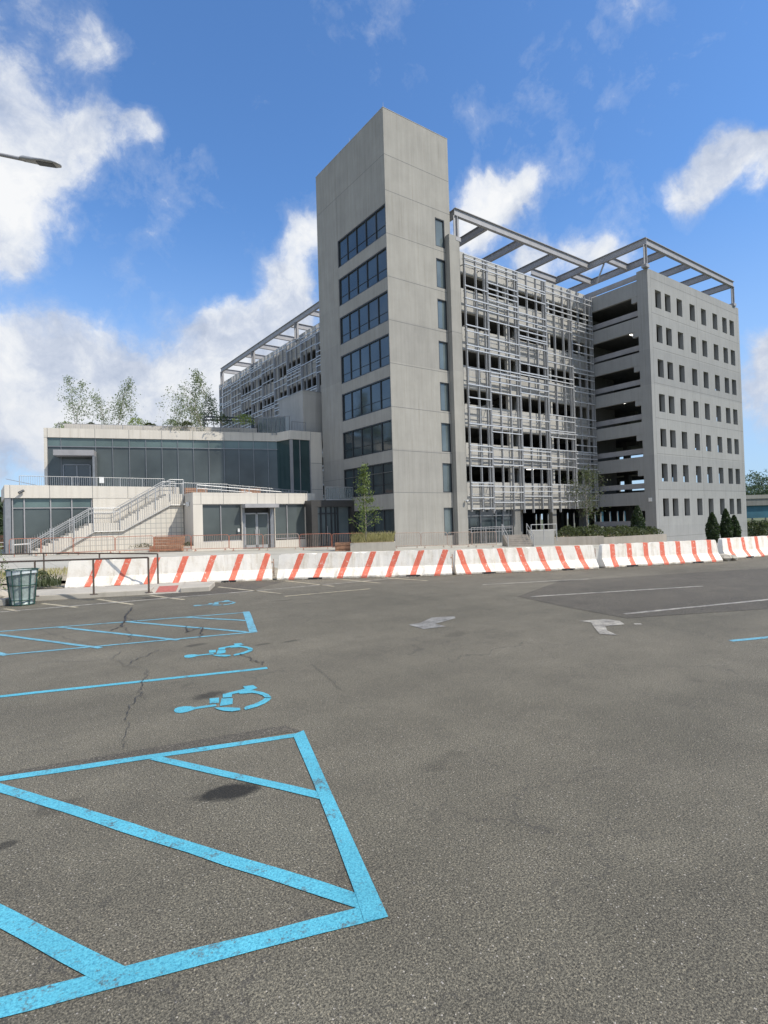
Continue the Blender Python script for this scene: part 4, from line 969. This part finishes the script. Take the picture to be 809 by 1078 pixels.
# entry block + steps
eb=thing('entry_steps','short flight of concrete steps with steel handrails up to the garage lobby','steps',(34.5,29.6,-.4))
c=D(548,572,42.0); m=MB()
ex=np.array([.815,-.58]); ey=np.array([.58,.815])
for k in range(6):
    cc=np.array(c[:2])+ey*.3*k; rbox(m,cc,1.9,.31,-1,gz(*cc)-.02+.14*(k+1))
m.build('steps','warm_concrete',eb)
m=MB()
for sgn in(-1,1):
    p=np.array(c[:2])+ex*.95*sgn-ey*.2; q=np.array(c[:2])+ex*.95*sgn+ey*1.7
    for hh in(.9,.5): m.tube((*p,-.35+hh),(*q,.45+hh),.028,k=6)
    for v_ in(p,q): m.bar((*v_,-.5),(*v_,(-.35 if v_ is p else .45)+.9),.05)
q=np.array(c[:2])+ex*1.0+ey*.6
for hh in(.5,.95): m.tube((*q,.3+hh),(*(q+ex*1.9),.3+hh),.028,k=6)
for t in(0,.5,1): v_=q+ex*1.9*t; m.bar((*v_,0),(*v_,1.25),.05)
m.build('handrail','steel_light',eb)
cw=D(570,563,43.6); m=MB(); rbox(m,cw,1.9,.4,-1,.85); m.build('side_wall','spandrel_concrete',eb)
m=thing('lobby_railing','grey steel railing in front of the garage lobby glazing beside the pilaster','railing',(34,34,0)); b=MB(); railing(b,(33.2,33.9,-.4),(38.2,33.9,-.4),1.5,step=.35,r=.014); b.tube((33.2,33.9,.7),(38.2,33.9,.7),.02,k=6); b.build('bars','steel_grey',m)

# ================================================================== PLANTS
def leafquad(mb,c,s,rnd,flat=0):
    n=Vector((rnd.gauss(0,1),rnd.gauss(0,1),rnd.gauss(0,1)+flat)).normalized(); a=n.orthogonal().normalized(); b=n.cross(a); t=rnd.uniform(0,6.28); a,b=a*math.cos(t)+b*math.sin(t),b*math.cos(t)-a*math.sin(t)
    c=Vector(c); mb.quad(c-a*s,c-b*s*.45,c+a*s,c+b*s*.45)
def tree(loc,H,spread,label,cat='tree',leafm='leaf_young',nleaf=900,ls=.09,seed=1,trunk_r=.05,start=.15,droop=0,stems=1,name='young_tree',group=None,shape='cone',clump=.22,nbr=26,lean=(0,0)):
    rnd=random.Random(seed); t_=thing(name,label,cat,loc,local=True,group=group)
    tb=MB(); lb=MB(); tips=[]
    for s_ in range(stems):
        ang=rnd.uniform(0,6.28); dx,dy=(math.cos(ang)*spread*.35*(stems>1)+lean[0],math.sin(ang)*spread*.35*(stems>1)+lean[1])
        pts=[]; n=9
        for i in range(n+1):
            t=i/n; pts.append(Vector((dx*t**1.3+rnd.gauss(0,.03)*t,dy*t**1.3+rnd.gauss(0,.03)*t,H*t*(1-.1*s_))))
        for i in range(n): tb.tube(pts[i],pts[i+1],trunk_r*(1-i/n*.85)/stems**.4,trunk_r*(1-(i+1)/n*.85)/stems**.4,k=6,cap=False)
        for b in range(nbr//stems):
            t=start+(1-start)*(b+rnd.random())/(nbr/stems); k=min(n-1,int(t*n)); p=pts[k]+(pts[k+1]-pts[k])*(t*n-k)
            if shape=='cone': rad=spread*(1-t)**.6*(.45+.55*rnd.random())
            elif shape=='oval': rad=spread*math.sin(math.pi*min(1,(t-start)/(1-start)*.85+.12))*(.5+.5*rnd.random())
            else: rad=spread*(.3+.8*t)*(.5+.5*rnd.random())
            a=rnd.uniform(0,6.28); d=Vector((math.cos(a),math.sin(a),rnd.uniform(.2,.9)-droop*.5))
            segs=4; q=p.copy(); r0=trunk_r*.35*(1-t*.6)
            for j in range(segs):
                q2=q+d*rad/segs; q2.z-=droop*rad*.16*j; tb.tube(q,q2,max(.006,r0*(1-j/segs)),max(.004,r0*(1-(j+1)/segs)),k=4,cap=False)
                tips.append((q2.copy(),.5+.5*(j/segs))); q=q2
        tips.append((pts[-1],1)); 
    tot=sum(w for _,w in tips)
    for i in range(nleaf):
        p,w=rnd.choices(tips,weights=[w for _,w in tips])[0] if i<0 else tips[rnd.randrange(len(tips))]
        c=p+Vector((rnd.gauss(0,clump),rnd.gauss(0,clump),rnd.gauss(0,clump*.8)-droop*abs(rnd.gauss(0,.15)))); leafquad(lb,c,ls*rnd.uniform(.6,1.3),rnd)
    tb.build('trunk','bark',t_); lb.build('crown',leafm,t_); return t_
tree((21.15,31.55,.43),5.1,1.25,'slim young tree with light green leaves in front of the dark porch','tree','leaf_young',1500,.085,3,.04,.14,nbr=36,clump=.13)
tree((40.0,27.6,-.3),5.6,2.1,'thin dark leafed tree in front of the lattice screen beside the wing','tree','leaf_hedge',1500,.08,5,.05,.35,shape='oval',nbr=44,clump=.3)
def R5(px,d=50,z=10.62): p=D(px,440,d); return (p[0],p[1],z)
tree(R5(80),4.7,1.7,'upright silvery birch on the upper roof, leftmost roof tree','tree','leaf_silver',1100,.09,11,.04,.12,name='roof_tree',group='trees on the roof garden',shape='cone',nbr=34,clump=.2,stems=2)
tree(R5(111),3.2,1.7,'low multi-stemmed silvery tree left of the drooping roof tree','tree','leaf_silver',900,.085,12,.03,.1,name='roof_tree',group='trees on the roof garden',stems=3,shape='oval',nbr=34,clump=.2)
tree(R5(124,50.5),4.6,1.5,'silvery tree with crown drooping to the right on the upper roof','tree','leaf_silver',1500,.085,13,.045,.3,droop=1.2,name='roof_tree',group='trees on the roof garden',shape='oval',nbr=36,clump=.22,lean=(.9,-.3))
tree(R5(212,50.5),4.4,2.5,'wide drooping tree with slender stems at the right end of the roof garden','tree','leaf_silver',2600,.09,14,.05,.2,droop=1.4,name='roof_tree',group='trees on the roof garden',stems=3,shape='fan',nbr=46,clump=.24,lean=(-1.5,.9))
tree(R5(226,52),5.6,1.6,'tall arching tree against the lattice screen at the end of the roof garden','tree','leaf_silver',1900,.10,15,.045,.3,droop=1.3,name='roof_tree',group='trees on the roof garden',stems=1,shape='oval',nbr=34,clump=.22,lean=(-1.3,1.0))
def shrub(loc,rx,ry,h,label,leafm,n,ls,seed,name='shrub',cone=False,group=None,cat='shrub'):
    rnd=random.Random(seed); t_=thing(name,label,cat,loc,local=True,group=group); lb=MB(); tb=MB()
    for i in range(7):
        a=rnd.uniform(0,6.28); tb.tube((0,0,0),(math.cos(a)*rx*.5,math.sin(a)*ry*.5,h*.7),.015,.005,k=4,cap=False)
    for i in range(n):
        a=rnd.uniform(0,6.28); t=rnd.random(); 
        if cone: z=h*t; rr=(math.sin(math.pi*min(1,(t*.86+.14)))**.7*(1-t*.25)) *(.75+.25*rnd.random())*(1+.08*math.sin(4*a+z*5))
        else: z=h*(t**.8); rr=math.sqrt(max(0,1-(z/h)**2.2))*(rnd.random()**.35)*(1+.25*math.sin(3*a+seed))
        leafquad(lb,(math.cos(a)*rx*rr,math.sin(a)*ry*rr,z*(1+.12*math.sin(5*a+seed)*(not cone))),ls*rnd.uniform(.6,1.4),rnd)
    tb.build('stem','bark',t_); lb.build('foliage',leafm,t_); return t_
def arb(px,py,d,h,r,label,seed):
    p=D(px,py,d); z=gz(p[0],p[1])-.3 if px<700 else p[2]
    # dense inner mass so that the hedge tree is opaque
    t_=shrub((p[0],p[1],z),r,r,h,label,'leaf_dark',2600,.09,seed,'arborvitae',True,'conical evergreens by the wing','tree')
    m=MB(); K_=10
    for i in range(8):
        def rr(t): return r*.72*math.sin(math.pi*min(1,t*.86+.14))**.7*(1-t*.25)
        m.tube((0,0,h*i/8),(0,0,h*(i+1)/8*.97),rr(i/8),rr((i+1)/8)+.01,k=K_,cap=False)
    m.build('inner_foliage','leaf_dark',t_)
arb(672,558,49.0,3.4,.72,'conical evergreen in the shaded corner left of the wing',21)
arb(751,572,47,2.55,.58,'lone conical evergreen against the wing wall, leftmost of the three there',22)
arb(765.5,572,47,2.85,.52,'tallest conical evergreen, middle of the three against the wing wall',23)
arb(774,572,47.5,2.35,.52,'short conical evergreen, rightmost of the three against the wing wall',24)
rnd=random.Random(9)
hed=[(598,43.9,1.1,1.0),(612,44.2,1.2,.9),(626,44.6,1.0,1.0),(641,45.2,1.1,.8),(655,46,1.1,.9),(668,46.8,1.1,.7),(684,48.2,1.0,.7)]
HL=['round dark shrub at the left end of the long planter','second shrub in the long planter, right of the round one','shrub around the foot of the thin dark tree','low spreading shrub at the bend of the planter wall','shrub midway along the side planter wall','shrub just in front of the shaded conical evergreen','last low shrub in the planter, against the wing corner']
for i,(pxx,dd,r,h) in enumerate(hed):
    p=D(pxx,560,dd+.8); shrub((p[0],p[1],-.02),r,r,h,HL[i],'leaf_hedge',900,.08,30+i,group='shrubs in the long planter')
rsx=[(70,1.0,.75,'leaf_bright','bright yellow-green shrub at the left end of the roof planter'),(96,.6,.6,'leaf_hedge','small dark shrub between the first two roof trees'),(145,1.1,.8,'leaf_bright','bright green shrub right of the drooping roof tree'),(158,.6,.35,'leaf_hedge','tiny low shrub in the middle of the roof planter'),(182,.8,.55,'leaf_silver','grey green shrub left of the wide drooping roof tree'),(196,.7,.35,'leaf_hedge','low dark shrub beneath the wide drooping roof tree')]
for i,(pxx,r,h,lf,lab) in enumerate(rsx):
    shrub(R5(pxx,50.3-.006*pxx),r,r*.6,h,lab,lf,420,.075,50+i,'roof_shrub',group='shrubs on the roof garden')
for i,(pxx,r,h,lf,lab) in enumerate([(235,1.0,.9,'leaf_dark','dark shrub under the roof trellis'),(258,1.0,.9,'leaf_bright','bright shrub against the lattice screen at the planter end')]):
    p=D(pxx,445,49.6); shrub((p[0],p[1],10.62),r,r*.6,h,lab,lf,420,.08,60+i,'roof_shrub',group='shrubs on the roof garden')
def grass(loc,rx,ry,h,label,leafm,n,seed,name='grass_clump',ang=0,w=.012):
    rnd=random.Random(seed); t_=thing(name,label,'plant',loc,local=True); t_.rotation_euler=(0,0,ang); m=MB()
    for i in range(n):
        x=rnd.uniform(-rx,rx);y=rnd.uniform(-ry,ry);a=rnd.uniform(0,6.28);l=h*rnd.uniform(.5,1.2);bx,by=math.cos(a)*l*.35,math.sin(a)*l*.35;s_=w
        m.quad((x-s_,y,0),(x+s_,y,0),(x+bx*.4+s_*.8,y+by*.4,l*.6),(x+bx*.4-s_*.8,y+by*.4,l*.6)); m.quad((x+bx*.4-s_*.8,y+by*.4,l*.6),(x+bx*.4+s_*.8,y+by*.4,l*.6),(x+bx,y+by,l),(x+bx,y+by,l))
    m.build('blades',leafm,t_); return t_
c=D(393,572,38.3); grass((c[0],c[1],.44),1.4,.6,.65,'straw coloured ornamental grass filling the tower planter','leaf_straw',900,70,ang=-.62,w=.02)
grass((1.5,19.6,.12),.5,.3,.3,'green weeds behind the trash can in the dry verge','leaf_hedge',140,71,name='weed_patch',w=.02)
shrub((1.55,19.9,.12),.55,.4,.4,'leafy weeds growing from the verge right of the trash can','leaf_hedge',500,.035,72,'weed_clump')
grass((3.0,24,.2),3,1.6,.2,'thin dry grass tufts on the bare verge behind the railing','leaf_straw',700,73,name='dry_grass',w=.01)
shrub((-.25,17.7,.1),.62,.5,1.25,'tall straggly green weed at the left edge beside the trash can','leaf_hedge',1500,.04,74,'weed_clump')
shrub((.45,18.4,.1),.25,.25,1.35,'thin upright weed behind the trash can','leaf_young',260,.035,75,'weed_clump')
for i,(pxx,d) in enumerate(((150,40.6),(198,40.6))):
    p=D(pxx,572,d); shrub((p[0],p[1],.45),[.8,.35][i],.3,.28,['low green plants in the cream planter left of the bench','green plants in the small planter by the pavilion corner'][i],'leaf_hedge',260,.05,80+i,'planter_plants')

# ================================================================== FAR THINGS
br=thing('highway_bridge','long grey concrete overpass with blue steel girder beyond the wing at far right','bridge',D(850,540,150)); 
cb=np.array(D(850,540,150)[:2]); bd=np.array([.83,-.557]); bn_=np.array([.557,.83])
def bbox(mb,u0,u1,d0,d1,z0,z1): mb.prism([tuple(cb+bd*u+bn_*d) for u,d in((u0,d0),(u1,d0),(u1,d1),(u0,d1))],z0,z1)
m=MB(); bbox(m,-60,120,0,12,3.5,5.3); m.build('deck','dull_concrete',br)
m=MB(); bbox(m,-60,120,-.2,.2,5.301,6.3); m.build('parapet','panel_concrete',br)
m=MB(); bbox(m,-60,120,.6,1.0,0.2,3.499); bbox(m,-60,120,10,10.4,.2,3.499); m.build('girder','blue_girder',br)
for u in(-40,30,100):
    m=MB(); bbox(m,u,u+2,2,9,-1.6,.199); m.build('pier','dull_concrete',br)
bk=MB()
for i in range(24):
    u0=-90+i*10; 
    for j,(d0,z0,d1,z1) in enumerate(((-22,-1.6,-10,-.9),(-10,-.9,0,-.5))):
        bk.quad(*[(*(cb+bd*u+bn_*d),z) for u,d,z in((u0,d0,z0),(u0+10,d0,z0),(u0+10,d1,z1),(u0,d1,z1))])
prop(bk.build('grass_bank','grass_ground'),kind='structure')
def fartree(px,d,h,r,label,seed,zb=-1.6):
    p=D(px,540,d); rnd=random.Random(seed); t_=thing('distant_tree',label,'tree',(p[0],p[1],zb),local=True,group='distant trees'); tb=MB(); tb.tube((0,0,0),(0,0,h*.6),.35,.15,k=6); 
    lb=MB(); cl=[(rnd.gauss(0,r*.45),rnd.gauss(0,r*.45),h*rnd.uniform(.3,.9),r*rnd.uniform(.25,.5)) for _ in range(22)]
    for c in cl[:8]: tb.tube((0,0,h*.35),c[:3],.14,.04,k=4)
    for i in range(2600):
        c=cl[rnd.randrange(len(cl))]; v_=Vector((rnd.gauss(0,1),rnd.gauss(0,1),rnd.gauss(0,1))).normalized()*c[3]*rnd.uniform(.7,1.05); leafquad(lb,(c[0]+v_.x,c[1]+v_.y,c[2]+v_.z*.8),.42*rnd.uniform(.6,1.3),rnd)
    tb.build('trunk','bark',t_); lb.build('crown','leaf_far',t_)
for i,(pxx,d,h,r,lab) in enumerate([(772,215,15,8,'distant tree half hidden by the right edge of the wing'),(792,225,17.5,8,'rounded distant tree just right of the wing'),(806,215,16.5,8,'distant tree between the rounded one and the frame edge'),(822,220,21,9,'tallest distant tree at the right frame edge'),(848,215,17,9,'distant tree just outside the right of the frame')]): fartree(pxx,d,h,r,lab,100+i)
for i,(pxx,d,h,r,lab) in enumerate([(-7,75,7.2,2.2,'tall distant tree at the left frame edge beside the low block'),(1,95,6.5,2.5,'lower distant tree against the low block at the left edge')]): fartree(pxx,d,h,r,lab,110+i,-.2)
m=MB(); rb=D(-3,570,48); tf=thing('timber_fence','brown timber fence at the left edge beyond the low block','fence',(rb[0],rb[1],0))
for k in range(4): m.box(rb[0]-4,rb[1],.35+k*.33,rb[0]+.72,rb[1]+.08,.62+k*.33)
m.build('boards','wood',tf); m=MB()
for x in(-3.5,-1.5,.5): m.box(rb[0]+x,rb[1]+.09,-.5,rb[0]+x+.1,rb[1]+.18,1.65)
m.build('post','rail_brown',tf)

for i,(pxx,d,lab) in enumerate(((793,78,'low roadside bush just right of the wing below the bridge'),(804,74,'roadside bush at the right frame edge below the bridge'),(817,80,'roadside bush just beyond the right frame edge'))):
    p=D(pxx,560,d); shrub((p[0],p[1],-1.6),2.2,1.6,2.0,lab,'leaf_hedge',1500,.14,120+i,'roadside_bush',group='bushes below the bridge')
# street lamp, pole just out of frame on the left
lp=np.array(D(65,174,11)); la=np.array(D(25,168,11)); ld=(la-lp); ld/=np.linalg.norm(ld)
pole=la+ld*2.6; pole[2]=0
sl=thing('street_lamp','grey street lamp arm with flat lamp head reaching in at the upper left','street lamp',tuple(pole))
m=MB(); m.tube((pole[0],pole[1],0),(pole[0],pole[1],8.9),.1,.07,k=12); m.tube((pole[0],pole[1],0),(pole[0],pole[1],.12),.2,k=12); m.build('pole','steel_grey',sl,smooth=True)
m=MB(); endp=la+ld*2.6; m.path([(pole[0],pole[1],8.8),tuple(endp+np.array([0,0,.12])-ld*.6),tuple(la-ld*.05)],.034,k=10); m.build('arm','steel_grey',sl)
hv=-ld; side=np.cross(hv,[0,0,1]); side/=np.linalg.norm(side); upv=np.cross(side,hv)
hd=MB(); secs=[(-.06,.055,.05,.01),(.0,.075,.062,.008),(.22,.085,.06,.0),(.24,.10,.05,0),(.42,.12,.05,-.003),(.6,.115,.042,-.006),(.7,.08,.03,-.006),(.735,.03,.015,-.006)]
for u_,wd,ht,dz in secs:
    for j in range(12):
        t=2*math.pi*j/12; p=la+hv*u_+side*wd*math.cos(t)+upv*(ht*math.sin(t)*(1 if math.sin(t)>0 else .55)+dz); hd.v.append(tuple(p))
for i in range(len(secs)-1):
    for j in range(12): hd.f.append((i*12+j,i*12+(j+1)%12,(i+1)*12+(j+1)%12,(i+1)*12+j)); hd.m.append(0)
hd.f.append(tuple(range(12)));hd.m.append(0);hd.f.append(tuple(range((len(secs)-1)*12,len(secs)*12)));hd.m.append(0)
hh=hd.build('lamp_head','steel_light',sl,smooth=True)
m=MB(); p=[la+hv*u_+side*w_-upv*.034 for u_,w_ in((.28,-.07),(.62,-.07),(.62,.07),(.28,.07))]; m.quad(*[tuple(q) for q in p]); m.build('lens','frame_dark',sl)

# ================================================================== SKY
AZ=R_(-60); EL=R_(50)
sd=Vector((math.cos(EL)*math.cos(AZ),math.cos(EL)*math.sin(AZ),math.sin(EL)))
w=bpy.data.worlds.new('World'); scn.world=w; w.use_nodes=True; t=w.node_tree; t.nodes.clear()
out=t.nodes.new('ShaderNodeOutputWorld'); bg=t.nodes.new('ShaderNodeBackground'); t.links.new(bg.outputs[0],out.inputs[0]); bg.inputs['Strength'].default_value=.12
sky=t.nodes.new('ShaderNodeTexSky'); sky.sky_type='NISHITA'; sky.sun_disc=False; sky.sun_elevation=EL; sky.sun_rotation=math.pi/2-AZ; sky.air_density=1.0; sky.dust_density=.3; sky.ozone_density=2.0
tc_=t.nodes.new('ShaderNodeTexCoord'); vec=tc_.outputs['Generated']
def warp(src,sc,amt,det=4):
    nz=t.nodes.new('ShaderNodeTexNoise'); nz.inputs['Scale'].default_value=sc; nz.inputs['Detail'].default_value=det; t.links.new(src,nz.inputs['Vector'])
    wv=t.nodes.new('ShaderNodeVectorMath'); wv.operation='MULTIPLY_ADD'; t.links.new(nz.outputs['Color'],wv.inputs[0]); wv.inputs[1].default_value=(amt,)*3
    sb=t.nodes.new('ShaderNodeVectorMath'); sb.operation='SUBTRACT'; t.links.new(src,sb.inputs[0]); sb.inputs[1].default_value=(amt/2,)*3; t.links.new(sb.outputs[0],wv.inputs[2]); return wv.outputs[0]
warped=warp(warp(vec,4.5,.12),15,.05,8)
def wn(scale,detail,rough,off=(0,0,0),src=None):
    mp=t.nodes.new('ShaderNodeMapping'); mp.inputs['Location'].default_value=off; t.links.new(src or vec,mp.inputs['Vector'])
    return noise(t,scale,detail,rough,mp.outputs[0])
# where the clouds stand in the sky: (direction through the photograph's frame, angular radius, weight)
BL=[(-60,130,110,.6),(15,195,62,.75),(10,90,45,.5),(60,150,40,.6),(105,140,38,.75),(145,143,22,.6),(25,262,34,.7),(40,15,70,.5),(80,60,40,.4),(-70,250,70,.8),
 (10,345,46,.8),(60,372,55,.9),(120,385,50,.8),(228,345,34,.95),(270,365,45,.7),(190,420,70,.8),(306,300,40,.85),(322,245,30,.75),(300,340,45,.8),(60,430,90,.7),(-40,420,90,.8),(250,430,90,.7),(-150,350,100,.9),
 (545,197,32,.95),(508,212,40,.9),(570,180,14,.5),(490,255,36,.6),(615,262,26,.8),(560,270,34,.75),(655,280,16,.5),(640,262,14,.5),
 (764,148,32,.95),(792,168,36,.9),(745,182,26,.85),(722,214,26,.85),(809,140,26,.7),(764,215,8,.5),(850,160,50,.6),
 (808,420,62,1.),(800,365,30,.8),(880,380,80,.9),(825,490,40,.7)]
acc=None
for (bx,by,r,wt) in BL:
    d=Vector(ray(bx,by)); d.normalize(); rr=r/596.4*max(.4,1/(1+((bx-404)/596)**2+((by-539)/596)**2))**.75
    dn=t.nodes.new('ShaderNodeVectorMath'); dn.operation='DISTANCE'; t.links.new(warped,dn.inputs[0]); dn.inputs[1].default_value=d
    mr=t.nodes.new('ShaderNodeMapRange'); mr.interpolation_type='SMOOTHSTEP'; t.links.new(dn.outputs['Value'],mr.inputs[0]); mr.inputs[1].default_value=0; mr.inputs[2].default_value=rr*1.55; mr.inputs[3].default_value=wt; mr.inputs[4].default_value=0
    if acc is None: acc=mr.outputs[0]
    else: acc=math_(t,'ADD',acc,mr.outputs[0])
acc=math_(t,'MINIMUM',acc,1.15)
# clouds elsewhere (behind the camera) from plain noise
sepv=t.nodes.new('ShaderNodeVectorMath'); sepv.operation='DOT_PRODUCT'; t.links.new(vec,sepv.inputs[0]); sepv.inputs[1].default_value=tuple(_f)
behind=t.nodes.new('ShaderNodeMapRange'); t.links.new(sepv.outputs['Value'],behind.inputs[0]); behind.inputs[1].default_value=.35; behind.inputs[2].default_value=.1; behind.inputs[3].default_value=0; behind.inputs[4].default_value=1
gen=ramp(t,wn(1.7,5,.55,(3,1,0)),[(.36,(0,0,0)),(.56,(.95,.95,.95))])
acc=math_(t,'MAXIMUM',acc,math_(t,'MULTIPLY',gen,behind.outputs[0]))
n1=wn(5.0,12,.66,(0,0,0)); n2=wn(17,9,.65,(5,2,1),warped)
dens=math_(t,'ADD',acc,math_(t,'ADD',math_(t,'MULTIPLY',math_(t,'SUBTRACT',n1,.5),1.7),math_(t,'MULTIPLY',math_(t,'SUBTRACT',n2,.5),1.1)))
alpha=ramp(t,dens,[(.10,(0,0,0)),(.32,(.14,.14,.14)),(.50,(.45,.45,.45)),(.68,(.85,.85,.85)),(.92,(1,1,1))])
n3=wn(9,10,.62,(9,4,2),warped)
shade=ramp(t,math_(t,'ADD',math_(t,'MULTIPLY',n1,.45),math_(t,'MULTIPLY',n3,.55)),[(.40,(4.0,4.6,5.8)),(.47,(5.2,5.7,6.7)),(.53,(6.7,7.0,7.5)),(.60,(7.8,7.9,8.05))])
# haze-free tint of sky: slightly deeper blue
tint=mixc(t,1.,sky.outputs[0],(.97,1.38,1.78),'MULTIPLY')
sz=t.nodes.new('ShaderNodeSeparateXYZ'); t.links.new(vec,sz.inputs[0])
hz_=t.nodes.new('ShaderNodeMapRange'); hz_.interpolation_type='SMOOTHSTEP'; t.links.new(sz.outputs[2],hz_.inputs[0]); hz_.inputs[1].default_value=.0; hz_.inputs[2].default_value=.5; hz_.inputs[3].default_value=.8; hz_.inputs[4].default_value=0
tint=mixc(t,hz_.outputs[0],tint,(3.7,5.0,6.9))
low=t.nodes.new('ShaderNodeMapRange'); low.interpolation_type='SMOOTHSTEP'; t.links.new(sz.outputs[2],low.inputs[0]); low.inputs[1].default_value=.02; low.inputs[2].default_value=.32; low.inputs[3].default_value=.38; low.inputs[4].default_value=0
shade=mixc(t,low.outputs[0],shade,(4.1,4.6,5.6))
o=mixc(t,alpha,tint,shade); t.links.new(o,bg.inputs['Color'])
sun=bpy.data.lights.new('sun','SUN'); sun.energy=4.4; sun.angle=R_(.53); sun.color=(1,.935,.83)
so=bpy.data.objects.new('sun',sun); col.objects.link(so); so.rotation_euler=sd.to_track_quat('Z','Y').to_euler()

# ================================================================== CAMERA
cam=bpy.data.cameras.new('camera'); co=bpy.data.objects.new('camera',cam); col.objects.link(co)
cam.sensor_fit='VERTICAL'; cam.sensor_height=36; cam.sensor_width=27; cam.lens=F/1078*36; cam.clip_end=5000; cam.clip_start=.05
M=Matrix((( RT[0],UP[0],-_f[0],0),(RT[1],UP[1],-_f[1],0),(RT[2],UP[2],-_f[2],1.7),(0,0,0,1))); co.matrix_world=M
scn.camera=co
scn.render.engine='CYCLES'
scn.view_settings.view_transform='Standard'; scn.view_settings.look='None'; scn.view_settings.exposure=0.0; scn.view_settings.gamma=1
